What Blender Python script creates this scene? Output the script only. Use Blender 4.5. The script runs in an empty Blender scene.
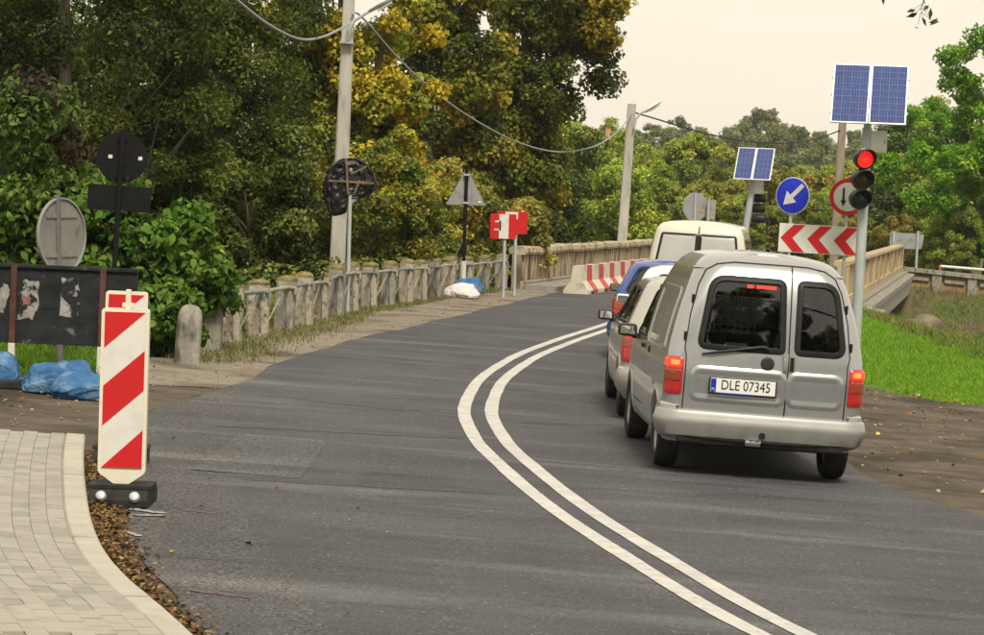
import bpy, bmesh, math, random
import numpy as np
from mathutils import Vector, Matrix, noise as mnoise
R = math.radians
sc = bpy.context.scene
COL = sc.collection
rnd = random.Random(7)

# ------------------------------------------------------------------ camera
F = 2750.0                       # focal length in photo pixels (984 wide)
CAMZ = 2.2
PITCH = math.atan(120 / F)
ROLL = R(2.5)
cam_d = Vector((0, math.cos(PITCH), -math.sin(PITCH)))
_r0 = Vector((1, 0, 0)); _u0 = Vector((0, math.sin(PITCH), math.cos(PITCH)))
cam_r = _r0 * math.cos(ROLL) + _u0 * math.sin(ROLL)
cam_u = _u0 * math.cos(ROLL) - _r0 * math.sin(ROLL)
camd = bpy.data.cameras.new('camera'); camo = bpy.data.objects.new('camera', camd); COL.objects.link(camo)
camd.sensor_width = 36; camd.lens = 36 * F / 984; camd.clip_start = 0.5; camd.clip_end = 5000
m3 = Matrix((cam_r, cam_u, -cam_d)).transposed()
camo.matrix_world = Matrix.Translation((0, 0, CAMZ)) @ m3.to_4x4()
camd.dof.use_dof = False
sc.camera = camo

# ------------------------------------------------------------------ sky, sun, exposure
SUN_EL, SUN_AZ = R(52), R(168)          # azimuth clockwise from +Y: behind the camera, to the right
w = bpy.data.worlds.new('World'); sc.world = w; w.use_nodes = True
nt = w.node_tree; nt.nodes.clear()
wo = nt.nodes.new('ShaderNodeOutputWorld'); bg = nt.nodes.new('ShaderNodeBackground')
sky = nt.nodes.new('ShaderNodeTexSky'); sky.sky_type = 'NISHITA'; sky.sun_disc = False
sky.sun_elevation = SUN_EL; sky.sun_rotation = SUN_AZ; sky.air_density = 1.0; sky.dust_density = 3.0
mixw = nt.nodes.new('ShaderNodeMix'); mixw.data_type = 'RGBA'; mixw.clamp_result = False
mixw.inputs[0].default_value = 0.93     # a closed layer of cream cloud in front of the blue sky
cl = nt.nodes.new('ShaderNodeTexNoise'); cl.inputs['Scale'].default_value = 3.0; cl.inputs['Detail'].default_value = 5
tcw = nt.nodes.new('ShaderNodeTexCoord'); mpw = nt.nodes.new('ShaderNodeMapping'); mpw.inputs['Scale'].default_value = (1, 1, 5)
nt.links.new(tcw.outputs['Generated'], mpw.inputs[0]); nt.links.new(mpw.outputs[0], cl.inputs['Vector'])
crw = nt.nodes.new('ShaderNodeMix'); crw.data_type = 'RGBA'; crw.clamp_result = False
crw.inputs[6].default_value = (9.8, 8.5, 6.45, 1); crw.inputs[7].default_value = (10.6, 9.75, 8.2, 1)
nt.links.new(cl.outputs['Fac'], crw.inputs[0])
nt.links.new(sky.outputs[0], mixw.inputs[6]); nt.links.new(crw.outputs[2], mixw.inputs[7])
nt.links.new(mixw.outputs[2], bg.inputs[0]); bg.inputs[1].default_value = 0.098
nt.links.new(bg.outputs[0], wo.inputs[0])
sl = bpy.data.lights.new('sun', 'SUN'); so = bpy.data.objects.new('sun', sl); COL.objects.link(so)
sl.energy = 3.6; sl.angle = R(14); sl.color = (1.0, 0.93, 0.80)
sdir = Vector((math.sin(SUN_AZ) * math.cos(SUN_EL), math.cos(SUN_AZ) * math.cos(SUN_EL), math.sin(SUN_EL)))
so.rotation_euler = sdir.to_track_quat('Z', 'Y').to_euler(); so.location = sdir * 50 + Vector((0, 30, 0))
sc.view_settings.view_transform = 'Standard'; sc.view_settings.look = 'None'
sc.view_settings.exposure = 0.14; sc.view_settings.gamma = 1; sc.view_settings.use_curve_mapping = False
sc.cycles.use_denoising = True
sc.cycles.max_bounces = 6; sc.cycles.diffuse_bounces = 3; sc.cycles.transparent_max_bounces = 10

# ------------------------------------------------------------------ where things stand
def sst(a, b, x):
    t = min(1.0, max(0.0, (x - a) / (b - a))); return t * t * (3 - 2 * t)
def G(X, Y):                      # height of the road and the level ground beside it (banked in the bend)
    return -0.035 * (max(-6, min(9, X)) - 2.15) * (1 - sst(35, 70, Y))
def at(x, y, Y):                  # a point seen at photo pixel x, y at the distance Y
    v = cam_d + cam_r * ((x - 492) / F) - cam_u * ((y - 317.5) / F)
    return Vector((0, 0, CAMZ)) + v * (Y / v.y)
def zat(x, y, Y): return at(x, y, Y).z

# ------------------------------------------------------------------ helpers
def tag(o, label=None, cat=None, group=None, kind=None):
    if label: o['label'] = label
    if cat: o['category'] = cat
    if group: o['group'] = group
    if kind: o['kind'] = kind
    return o
def empty(name, loc=(0, 0, 0), rz=0.0, parent=None, rx=0.0, ry=0.0):
    o = bpy.data.objects.new(name, None); COL.objects.link(o)
    o.location = loc; o.rotation_euler = (rx, ry, rz); o.empty_display_size = 0.2
    if parent: o.parent = parent
    return o
def mesh_of(name, V, Fs, mat=None, smooth=False):
    me = bpy.data.meshes.new(name)
    me.from_pydata([tuple(v) for v in V], [], [tuple(f) for f in Fs])
    if mat is not None:
        for m in (mat if isinstance(mat, (list, tuple)) else [mat]): me.materials.append(m)
    if smooth: me.polygons.foreach_set('use_smooth', [True] * len(me.polygons))
    me.update()
    return me
def link(name, me, parent=None, loc=(0, 0, 0), rot=(0, 0, 0), scale=(1, 1, 1)):
    o = bpy.data.objects.new(name, me); COL.objects.link(o)
    o.location = loc; o.rotation_euler = rot; o.scale = scale
    if parent: o.parent = parent
    return o
class MB:
    """collects shapes into one mesh"""
    def __init__(s): s.V = []; s.F = []
    def add(s, V, Fs):
        n = len(s.V); s.V += [tuple(v) for v in V]; s.F += [tuple(i + n for i in f) for f in Fs]; return s
    def box(s, c, size, rot=None, bev=0.0):
        x, y, z = (k / 2 for k in size)
        if bev <= 0:
            V = [Vector((a * x, b * y, d * z)) for d in (-1, 1) for b in (-1, 1) for a in (-1, 1)]
            Fs = [(0, 2, 3, 1), (4, 5, 7, 6), (0, 1, 5, 4), (2, 6, 7, 3), (0, 4, 6, 2), (1, 3, 7, 5)]
        else:
            bm = bmesh.new(); bmesh.ops.create_cube(bm, size=1.0)
            for v in bm.verts: v.co = Vector((v.co.x * x * 2, v.co.y * y * 2, v.co.z * z * 2))
            bmesh.ops.bevel(bm, geom=bm.edges[:], offset=bev, segments=2, affect='EDGES', profile=0.6)
            bm.verts.index_update()
            V = [v.co.copy() for v in bm.verts]; Fs = [tuple(v.index for v in f.verts) for f in bm.faces]; bm.free()
        if rot is not None: V = [rot @ v for v in V]
        c = Vector(c); return s.add([v + c for v in V], Fs)
    def tube(s, pts, rad, n=10, cap=True):
        pts = [Vector(p) for p in pts]
        rads = rad if isinstance(rad, (list, tuple)) else [rad] * len(pts)
        V = []; Fs = []
        a0 = None
        for i, p in enumerate(pts):
            d = (pts[min(i + 1, len(pts) - 1)] - pts[max(i - 1, 0)]).normalized()
            if a0 is None:
                a0 = d.orthogonal().normalized()
            a0 = (a0 - d * a0.dot(d))
            a0 = a0.normalized() if a0.length > 1e-6 else d.orthogonal().normalized()
            b0 = d.cross(a0)
            for k in range(n):
                t = 2 * math.pi * k / n
                V.append(p + (a0 * math.cos(t) + b0 * math.sin(t)) * rads[i])
        for i in range(len(pts) - 1):
            for k in range(n):
                k2 = (k + 1) % n
                Fs.append((i * n + k, i * n + k2, (i + 1) * n + k2, (i + 1) * n + k))
        if cap:
            Fs.append(tuple(range(n - 1, -1, -1))); Fs.append(tuple((len(pts) - 1) * n + k for k in range(n)))
        return s.add(V, Fs)
    def prism(s, poly, y0, y1):
        """polygon in x,z pushed along y"""
        n = len(poly)
        V = [(p[0], y0, p[1]) for p in poly] + [(p[0], y1, p[1]) for p in poly]
        Fs = [tuple(range(n)), tuple(range(2 * n - 1, n - 1, -1))]
        Fs += [(i + n, (i + 1) % n + n, (i + 1) % n, i) for i in range(n)]
        return s.add(V, Fs)
    def lathe(s, prof, n=24, M=None, close=False):
        """profile (radius, height) turned about z"""
        V = []; Fs = []
        for r_, h_ in prof:
            for k in range(n):
                t = 2 * math.pi * k / n; V.append(Vector((r_ * math.cos(t), r_ * math.sin(t), h_)))
        m = len(prof)
        for i in range(m - 1 + (1 if close else 0)):
            j = (i + 1) % m
            for k in range(n):
                k2 = (k + 1) % n; Fs.append((i * n + k, i * n + k2, j * n + k2, j * n + k))
        if not close:
            if prof[0][0] > 1e-5: Fs.append(tuple(range(n - 1, -1, -1)))
            if prof[-1][0] > 1e-5: Fs.append(tuple((m - 1) * n + k for k in range(n)))
        if M is not None: V = [M @ v for v in V]
        return s.add(V, Fs)
    def build(s, name, mat, parent=None, smooth=False, loc=(0, 0, 0), rot=(0, 0, 0)):
        o = link(name, mesh_of(name, s.V, s.F, mat, False), parent, loc, rot)
        if smooth: autosmooth(o.data, 40 if smooth is True else smooth)
        return o
def autosmooth(me, deg=40):
    me.polygons.foreach_set('use_smooth', [True] * len(me.polygons))
    bm = bmesh.new(); bm.from_mesh(me)
    bmesh.ops.remove_doubles(bm, verts=bm.verts[:], dist=1e-5)
    bmesh.ops.recalc_face_normals(bm, faces=bm.faces[:])
    th = R(deg)
    for e in bm.edges:
        e.smooth = len(e.link_faces) == 2 and e.calc_face_angle(0.0) < th
    bm.to_mesh(me); bm.free(); me.update()
def rounded(poly, r, n=5):
    """2D polygon with rounded corners; r one radius or one per corner"""
    out = []; m = len(poly)
    for i in range(m):
        p0, p, p1 = (Vector(poly[k % m]) for k in (i - 1, i, i + 1))
        ri = r[i] if isinstance(r, (list, tuple)) else r
        a = (p0 - p); b = (p1 - p); la, lb = a.length, b.length
        ri = min(ri, la * .45, lb * .45)
        if ri < 1e-4: out.append((p.x, p.y)); continue
        A = p + a / la * ri; B = p + b / lb * ri
        for k in range(n + 1):
            t = k / n
            q = A * (1 - t) ** 2 + p * 2 * t * (1 - t) + B * t * t
            out.append((q.x, q.y))
    return out
def inset(poly, d):
    m = len(poly); out = []
    area = sum(poly[i][0] * poly[(i + 1) % m][1] - poly[(i + 1) % m][0] * poly[i][1] for i in range(m))
    sg = 1 if area > 0 else -1
    for i in range(m):
        p0, p, p1 = (Vector(poly[k % m]) for k in (i - 1, i, i + 1))
        e0 = (p - p0); e1 = (p1 - p)
        if e0.length < 1e-7: e0 = e1
        if e1.length < 1e-7: e1 = e0
        n0 = Vector((-e0.y, e0.x)).normalized(); n1 = Vector((-e1.y, e1.x)).normalized()
        nn = (n0 + n1); nn = nn.normalized() if nn.length > 1e-6 else n0
        k = 1 / max(0.5, nn.dot(n0))
        q = p + nn * (d * sg * k); out.append((q.x, q.y))
    return out
def text_mesh(body, size, mat, parent, loc, rot, name='lettering', sx=1.0, depth=0.001):
    cu = bpy.data.curves.new('text', 'FONT'); cu.body = body; cu.size = size; cu.align_x = 'CENTER'; cu.align_y = 'CENTER'
    cu.extrude = depth; cu.resolution_u = 3
    to = bpy.data.objects.new('text', cu); COL.objects.link(to)
    dg = bpy.context.evaluated_depsgraph_get(); me = bpy.data.meshes.new_from_object(to.evaluated_get(dg))
    bpy.data.objects.remove(to); bpy.data.curves.remove(cu)
    me.materials.clear(); me.materials.append(mat)
    return link(name, me, parent, loc, rot, (sx, 1, 1))

# ------------------------------------------------------------------ materials
def new_mat(name):
    m = bpy.data.materials.new(name); m.use_nodes = True
    n = m.node_tree; b = n.nodes['Principled BSDF']
    return m, n, b
def pm(name, c1, c2=None, scale=8.0, rough=0.7, bump=0.0, bscale=None, metal=0.0, coat=0.0, spec=0.2, lo=0.35, hi=0.65,
       coord='Object', detail=6, stretch=(1, 1, 1), c3=None, s3=1.0, f3=(0.55, 0.7), rvar=0.0):
    """a Principled material, two colours mixed by noise, a third in patches (dirt, moss), fine relief"""
    m, n, b = new_mat(name); L = n.links.new
    b.inputs['Roughness'].default_value = rough; b.inputs['Metallic'].default_value = metal
    b.inputs['Coat Weight'].default_value = coat; b.inputs['Specular IOR Level'].default_value = spec
    b.inputs['Coat Roughness'].default_value = 0.06
    c2 = c2 or c1
    tc = n.nodes.new('ShaderNodeTexCoord'); mp = n.nodes.new('ShaderNodeMapping'); mp.inputs['Scale'].default_value = stretch
    if coord == 'World':
        g = n.nodes.new('ShaderNodeNewGeometry'); L(g.outputs['Position'], mp.inputs[0])
    else: L(tc.outputs[coord], mp.inputs[0])
    nz = n.nodes.new('ShaderNodeTexNoise'); nz.inputs['Scale'].default_value = scale; nz.inputs['Detail'].default_value = detail
    nz.inputs['Roughness'].default_value = 0.6
    L(mp.outputs[0], nz.inputs['Vector'])
    mr = n.nodes.new('ShaderNodeMapRange'); mr.inputs[1].default_value = lo; mr.inputs[2].default_value = hi
    L(nz.outputs['Fac'], mr.inputs[0])
    mx = n.nodes.new('ShaderNodeMix'); mx.data_type = 'RGBA'
    mx.inputs[6].default_value = (*c1, 1); mx.inputs[7].default_value = (*c2, 1); L(mr.outputs[0], mx.inputs[0])
    out = mx.outputs[2]
    if c3:
        n3 = n.nodes.new('ShaderNodeTexNoise'); n3.inputs['Scale'].default_value = s3; n3.inputs['Detail'].default_value = 7
        L(mp.outputs[0], n3.inputs['Vector'])
        m3_ = n.nodes.new('ShaderNodeMapRange'); m3_.inputs[1].default_value = f3[0]; m3_.inputs[2].default_value = f3[1]
        L(n3.outputs['Fac'], m3_.inputs[0])
        x3 = n.nodes.new('ShaderNodeMix'); x3.data_type = 'RGBA'; x3.inputs[7].default_value = (*c3, 1)
        L(out, x3.inputs[6]); L(m3_.outputs[0], x3.inputs[0]); out = x3.outputs[2]
    L(out, b.inputs['Base Color'])
    if rvar:
        rr = n.nodes.new('ShaderNodeMapRange'); rr.inputs[3].default_value = rough - rvar; rr.inputs[4].default_value = rough + rvar
        L(nz.outputs['Fac'], rr.inputs[0]); L(rr.outputs[0], b.inputs['Roughness'])
    if bump:
        nb = n.nodes.new('ShaderNodeTexNoise'); nb.inputs['Scale'].default_value = bscale or scale * 4; nb.inputs['Detail'].default_value = 5
        L(mp.outputs[0], nb.inputs['Vector'])
        bp = n.nodes.new('ShaderNodeBump'); bp.inputs['Strength'].default_value = bump; bp.inputs['Distance'].default_value = 0.02
        L(nb.outputs['Fac'], bp.inputs['Height']); L(bp.outputs[0], b.inputs['Normal'])
    return m
def leaf_mat(name, trans=0.35):
    m, n, b = new_mat(name); L = n.links.new
    at_ = n.nodes.new('ShaderNodeAttribute'); at_.attribute_name = 'Col'
    L(at_.outputs['Color'], b.inputs['Base Color']); b.inputs['Roughness'].default_value = 0.5
    b.inputs['Specular IOR Level'].default_value = 0.12
    tr = n.nodes.new('ShaderNodeBsdfTranslucent'); hs = n.nodes.new('ShaderNodeHueSaturation')
    hs.inputs['Value'].default_value = 1.25; hs.inputs['Saturation'].default_value = 1.1
    L(at_.outputs['Color'], hs.inputs['Color']); L(hs.outputs[0], tr.inputs['Color'])
    mx = n.nodes.new('ShaderNodeMixShader'); mx.inputs[0].default_value = trans
    L(b.outputs[0], mx.inputs[1]); L(tr.outputs[0], mx.inputs[2])
    L(mx.outputs[0], n.nodes['Material Output'].inputs[0])
    return m
def glass_mat(name, tint=(0.25, 0.28, 0.27), refl=0.05):
    m, n, b = new_mat(name); L = n.links.new; n.nodes.remove(b)
    tr = n.nodes.new('ShaderNodeBsdfTransparent'); tr.inputs[0].default_value = (*tint, 1)
    gl = n.nodes.new('ShaderNodeBsdfGlossy'); gl.inputs['Roughness'].default_value = 0.02; gl.inputs[0].default_value = (.95, .97, 1, 1)
    fr = n.nodes.new('ShaderNodeFresnel'); fr.inputs[0].default_value = 1.5
    ad = n.nodes.new('ShaderNodeMath'); ad.operation = 'ADD'; ad.inputs[1].default_value = refl; L(fr.outputs[0], ad.inputs[0])
    mx = n.nodes.new('ShaderNodeMixShader'); L(ad.outputs[0], mx.inputs[0]); L(tr.outputs[0], mx.inputs[1]); L(gl.outputs[0], mx.inputs[2])
    L(mx.outputs[0], n.nodes['Material Output'].inputs[0]); return m
def lamp_mat(name, col, emit, strength):
    m, n, b = new_mat(name); L = n.links.new
    b.inputs['Roughness'].default_value = 0.15; b.inputs['Coat Weight'].default_value = 0.6
    b.inputs['Base Color'].default_value = (*col, 1)
    b.inputs['Emission Color'].default_value = (*emit, 1); b.inputs['Emission Strength'].default_value = strength
    wv = n.nodes.new('ShaderNodeTexWave'); wv.bands_direction = 'Z'; wv.inputs['Scale'].default_value = 40
    tc = n.nodes.new('ShaderNodeTexCoord'); L(tc.outputs['Object'], wv.inputs['Vector'])
    bp = n.nodes.new('ShaderNodeBump'); bp.inputs['Strength'].default_value = 0.25; bp.inputs['Distance'].default_value = 0.004
    L(wv.outputs['Fac'], bp.inputs['Height']); L(bp.outputs[0], b.inputs['Normal'])
    return m
def paint(name, c, metal=0.0, rough=0.35, dirt=(0.16, 0.14, 0.11), dirt_h=0.6, damt=0.6):
    """car paint with road dirt thrown up onto the lower flanks"""
    m, n, b = new_mat(name); L = n.links.new
    b.inputs['Metallic'].default_value = metal; b.inputs['Roughness'].default_value = rough
    b.inputs['Coat Weight'].default_value = 0.8; b.inputs['Coat Roughness'].default_value = 0.08
    tc = n.nodes.new('ShaderNodeTexCoord'); sp = n.nodes.new('ShaderNodeSeparateXYZ'); L(tc.outputs['Object'], sp.inputs[0])
    nz = n.nodes.new('ShaderNodeTexNoise'); nz.inputs['Scale'].default_value = 5; nz.inputs['Detail'].default_value = 8
    L(tc.outputs['Object'], nz.inputs['Vector'])
    mr = n.nodes.new('ShaderNodeMapRange'); mr.inputs[1].default_value = dirt_h; mr.inputs[2].default_value = 0.2
    L(sp.outputs[2], mr.inputs[0])
    mu = n.nodes.new('ShaderNodeMath'); mu.operation = 'MULTIPLY'; L(mr.outputs[0], mu.inputs[0]); L(nz.outputs['Fac'], mu.inputs[1])
    m2 = n.nodes.new('ShaderNodeMath'); m2.operation = 'MULTIPLY'; m2.inputs[1].default_value = damt * 1.8; m2.use_clamp = True; L(mu.outputs[0], m2.inputs[0])
    # faint dust everywhere
    nd = n.nodes.new('ShaderNodeTexNoise'); nd.inputs['Scale'].default_value = 2.2; nd.inputs['Detail'].default_value = 9
    L(tc.outputs['Object'], nd.inputs['Vector'])
    md = n.nodes.new('ShaderNodeMapRange'); md.inputs[1].default_value = 0.45; md.inputs[2].default_value = 0.8; md.inputs[4].default_value = 0.10; L(nd.outputs['Fac'], md.inputs[0])
    mxm = n.nodes.new('ShaderNodeMath'); mxm.operation = 'MAXIMUM'; L(m2.outputs[0], mxm.inputs[0]); L(md.outputs[0], mxm.inputs[1])
    mx = n.nodes.new('ShaderNodeMix'); mx.data_type = 'RGBA'; mx.inputs[6].default_value = (*c, 1); mx.inputs[7].default_value = (*dirt, 1)
    L(mxm.outputs[0], mx.inputs[0]); L(mx.outputs[2], b.inputs['Base Color'])
    rr = n.nodes.new('ShaderNodeMapRange'); rr.inputs[3].default_value = rough; rr.inputs[4].default_value = 0.75
    L(mxm.outputs[0], rr.inputs[0]); L(rr.outputs[0], b.inputs['Roughness'])
    cc = n.nodes.new('ShaderNodeMapRange'); cc.inputs[3].default_value = 0.8; cc.inputs[4].default_value = 0.05
    L(mxm.outputs[0], cc.inputs[0]); L(cc.outputs[0], b.inputs['Coat Weight'])
    me_ = n.nodes.new('ShaderNodeMapRange'); me_.inputs[3].default_value = metal; me_.inputs[4].default_value = 0
    L(mxm.outputs[0], me_.inputs[0]); L(me_.outputs[0], b.inputs['Metallic'])
    return m

M = {}
def asphalt_mat(name, lo_, hi_, light, grain=.28):
    """rolled asphalt: pale and dark streaks across the lane, worn blotches, stone grain"""
    m, n, b = new_mat(name); L = n.links.new; N = n.nodes.new
    ge = N('ShaderNodeNewGeometry')
    def nz(scale, stretch, det, a, c):
        mp = N('ShaderNodeMapping'); mp.inputs['Scale'].default_value = stretch; L(ge.outputs['Position'], mp.inputs[0])
        x = N('ShaderNodeTexNoise'); x.inputs['Scale'].default_value = scale; x.inputs['Detail'].default_value = det; x.inputs['Roughness'].default_value = .62; L(mp.outputs[0], x.inputs['Vector'])
        r_ = N('ShaderNodeMapRange'); r_.inputs[1].default_value = a; r_.inputs[2].default_value = c; L(x.outputs['Fac'], r_.inputs[0]); return r_.outputs[0], x
    def mix(fac, a, bcol):
        x = N('ShaderNodeMix'); x.data_type = 'RGBA'; L(fac, x.inputs[0])
        if isinstance(a, tuple): x.inputs[6].default_value = (*a, 1)
        else: L(a, x.inputs[6])
        x.inputs[7].default_value = (*bcol, 1); return x.outputs[2]
    f1, _ = nz(.9, (.5, 1, 1), 8, .35, .68); c = mix(f1, lo_, hi_)
    f2, _ = nz(.5, (.55, 2.2, 1), 9, .53, .72); c = mix(f2, c, light)
    f3, _ = nz(.8, (.4, 2.6, 1), 7, .56, .74); c = mix(f3, c, tuple(k * .66 for k in lo_))
    f6, _ = nz(.33, (3.2, .35, 1), 6, .5, .72); c = mix(f6, c, hi_)
    f4, x4 = nz(48, (1, 1, 1), 4, .40, .62)
    mu = N('ShaderNodeMix'); mu.data_type = 'RGBA'; mu.blend_type = 'MULTIPLY'; mu.inputs[0].default_value = 1.0
    gr = N('ShaderNodeMapRange'); gr.inputs[3].default_value = 1 - grain; gr.inputs[4].default_value = 1 + grain; L(f4, gr.inputs[0])
    L(c, mu.inputs[6]); L(gr.outputs[0], mu.inputs[7]); c = mu.outputs[2]
    f5, _ = nz(30, (1, 1, 1), 2, .67, .72); c = mix(f5, c, tuple(min(1, k * 1.7) for k in light))
    L(c, b.inputs['Base Color']); b.inputs['Roughness'].default_value = .75; b.inputs['Specular IOR Level'].default_value = .18
    bp = N('ShaderNodeBump'); bp.inputs['Strength'].default_value = .6; bp.inputs['Distance'].default_value = .012; L(x4.outputs['Fac'], bp.inputs['Height']); L(bp.outputs[0], b.inputs['Normal'])
    return m
M['asphalt'] = asphalt_mat('asphalt', (.054, .0545, .0595), (.08, .0805, .086), (.128, .128, .132))
M['asphalt_old'] = asphalt_mat('asphalt_old', (.06, .06, .063), (.088, .087, .088), (.13, .127, .123), .55)
M['tar'] = pm('tar', (.035, .035, .037), (.07, .07, .07), 4, 0.5, 0.3, 60, coord='World')
M['marking'] = pm('road_paint', (.54, .53, .5), (.43, .42, .4), 6, 0.6, 0.5, 90, coord='World', c3=(.26, .26, .255), s3=13, f3=(.6, .74))
M['dirt'] = pm('dirt', (.062, .05, .037), (.115, .095, .07), 2.2, 0.95, 0.9, 22, coord='World', c3=(.036, .028, .02), s3=0.8, f3=(.5, .68), detail=10)
M['gravel'] = pm('gravel_shoulder', (.175, .15, .115), (.25, .22, .175), 6, 0.95, 0.9, 45, coord='World', c3=(.1, .082, .058), s3=0.9, f3=(.5, .66), detail=10)
M['ground'] = pm('ground', (.055, .085, .02), (.09, .1, .035), 0.6, 0.95, 0.8, 12, coord='World', c3=(.11, .085, .05), s3=0.25, f3=(.5, .62), detail=10)
M['lawn'] = pm('lawn_soil', (.05, .11, .012), (.09, .16, .02), 9, 0.95, 0.9, 30, coord='World', c3=(.06, .05, .025), s3=3, f3=(.52, .66))
M['paver'] = pm('paver', (.31, .29, .245), (.34, .32, .27), 3, 0.85, 0.25, 60, coord='World', c3=(.27, .25, .21), s3=5, f3=(.5, .7))
M['joint'] = pm('joint_sand', (.2, .18, .14), (.29, .26, .2), 20, 0.95, 0.4, 60, coord='World')
M['kerb'] = pm('kerb_concrete', (.35, .33, .28), (.4, .38, .325), 5, 0.85, 0.25, 50, coord='World', c3=(.28, .255, .21), s3=3, f3=(.55, .75))
M['concrete'] = pm('concrete', (.31, .275, .21), (.46, .415, .325), 9, 0.9, 0.8, 30, c3=(.1, .085, .062), s3=9, f3=(.5, .7), detail=10, coord='World', stretch=(1, 1, .9))
M['concrete_grey'] = pm('concrete_grey', (.2, .19, .16), (.32, .3, .255), 8, 0.9, 0.7, 30, c3=(.09, .082, .066), s3=7, f3=(.52, .7), detail=10, coord='World', stretch=(1, 1, .6))
M['moss'] = pm('moss_cap', (.17, .135, .05), (.25, .21, .11), 14, 0.95, 0.8, 40, c3=(.12, .11, .035), s3=9, f3=(.45, .6))
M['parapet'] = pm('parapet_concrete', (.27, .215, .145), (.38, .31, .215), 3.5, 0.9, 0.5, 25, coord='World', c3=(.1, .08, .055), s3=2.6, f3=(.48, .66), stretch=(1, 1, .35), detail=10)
M['parapet_lit'] = pm('parapet_concrete_lit', (.36, .275, .165), (.45, .355, .22), 2.5, 0.9, 0.4, 25, coord='World', c3=(.17, .13, .08), s3=2.2, f3=(.5, .7), stretch=(1, 1, .4), detail=10)  # lit copy of the parapet concrete: warm sunlight put into the colour
M['polecon'] = pm('pole_concrete', (.34, .32, .28), (.46, .44, .39), 4, 0.85, 0.2, 30, stretch=(1, 1, .25), c3=(.25, .23, .19), s3=6, f3=(.55, .75))
M['galv'] = pm('galvanised_steel', (.38, .41, .42), (.48, .51, .52), 9, 0.5, 0.05, metal=.35, stretch=(1, 1, .3))
M['signback'] = pm('sign_back_grey', (.25, .255, .25), (.31, .315, .31), 3, 0.55, metal=.2, c3=(.2, .2, .19), s3=5)
M['signback_brown'] = pm('sign_back_weathered', (.17, .165, .15), (.25, .24, .22), 3, 0.6, metal=.15, c3=(.13, .12, .1), s3=6)
M['black'] = pm('black_painted', (.006, .006, .007), (.011, .011, .011), 8, 0.7, spec=.12)
M['blackrub'] = pm('black_rubber', (.014, .014, .014), (.03, .029, .028), 10, 0.8, 0.2, 40, spec=.25)
M['tyre'] = pm('tyre_rubber', (.016, .016, .016), (.035, .033, .03), 12, 0.8, 0.25, 60)
M['seal'] = pm('window_seal', (.01, .01, .01), (.016, .016, .016), 12, 0.5)
M['plasticblk'] = pm('black_plastic', (.02, .02, .021), (.03, .03, .03), 6, 0.4, 0.05)
M['under'] = pm('underbody', (.012, .011, .01), (.03, .027, .024), 6, 0.9, 0.4)
M['red'] = pm('sign_red', (.47, .012, .014), (.53, .015, .018), 2, 0.45, spec=.3, c3=(.36, .022, .022), s3=5, f3=(.55, .8))
M['red_faded'] = pm('faded_red', (.4, .05, .055), (.5, .09, .085), 5, 0.7, c3=(.5, .25, .2), s3=6, f3=(.6, .8))
M['white'] = pm('sign_white', (.58, .57, .53), (.64, .63, .58), 2, 0.45, c3=(.47, .45, .4), s3=5, f3=(.52, .78))
M['cream_plastic'] = pm('cream_plastic', (.62, .58, .47), (.68, .64, .53), 3, 0.45, c3=(.6, .54, .42), s3=7, f3=(.6, .8))
M['barrier_white'] = pm('barrier_white', (.5, .46, .38), (.58, .54, .45), 4, 0.7, c3=(.27, .23, .17), s3=3, f3=(.55, .75), coord='World')
M['blue'] = pm('sign_blue', (.018, .034, .48), (.024, .042, .54), 2, 0.35)
M['solar'] = pm('solar_cell', (.022, .04, .15), (.04, .07, .22), 9, 0.2, coat=.5, stretch=(3, 3, 3))
M['silverline'] = pm('cell_line', (.17, .2, .3), None, 4, 0.5)
M['alu'] = pm('aluminium', (.72, .72, .7), (.78, .78, .76), 4, 0.4, metal=.3)
M['boxgrey'] = pm('control_box', (.62, .61, .56), (.68, .67, .62), 3, 0.5, c3=(.5, .48, .43), s3=4)
M['bag_blue'] = pm('blue_sack', (.03, .10, .235), (.065, .17, .33), 5, 0.7, 0.6, 40, c3=(.16, .25, .35), s3=6, f3=(.52, .7))
M['bag_white'] = pm('white_sack', (.55, .5, .52), (.66, .62, .62), 6, 0.7, 0.5, 30)
M['bag_red'] = pm('sack_thread', (.5, .12, .14), None, 5, 0.8)
M['binbag'] = pm('black_foil', (.01, .01, .011), (.02, .02, .022), 5, 0.42, 0.2, 9, spec=.3)
M['tape'] = pm('brown_tape', (.13, .085, .045), (.22, .15, .085), 6, 0.4)
M['board'] = pm('billboard_dark', (.009, .011, .013), (.022, .025, .028), 5, 0.75, 0.3, 20, spec=.2, c3=(.12, .12, .115), s3=7, f3=(.64, .72))
M['paper'] = pm('poster_paper', (.2, .195, .185), (.34, .33, .31), 12, 0.9, 0.5, 30, c3=(.02, .022, .024), s3=9, f3=(.47, .53))
M['paper_red'] = pm('poster_red', (.22, .07, .06), (.3, .16, .14), 20, 0.9)
M['rust'] = pm('rusty_red_post', (.06, .025, .02), (.11, .05, .04), 9, 0.8)
M['whitepost'] = pm('peeling_white', (.5, .48, .43), (.62, .6, .55), 14, 0.8, c3=(.1, .09, .08), s3=16, f3=(.6, .66))
M['yellow'] = pm('yellow_band', (.7, .42, .03), None, 5, 0.6)
M['pipe_cream'] = pm('pipe_cream', (.27, .24, .19), (.36, .32, .26), 8, 0.7, c3=(.13, .08, .05), s3=9, f3=(.6, .7))
M['pipe_blue'] = pm('pipe_blue_grey', (.14, .165, .18), (.21, .23, .24), 8, 0.6, c3=(.2, .12, .08), s3=9, f3=(.6, .7))
M['bark'] = pm('bark', (.06, .05, .038), (.12, .1, .078), 4, 0.95, 0.9, 12, stretch=(3, 3, .6))
M['wire'] = pm('cable_grey', (.3, .3, .31), None, 4, 0.6)
M['wire_dark'] = pm('cable_dark', (.03, .03, .032), None, 4, 0.6)
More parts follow.
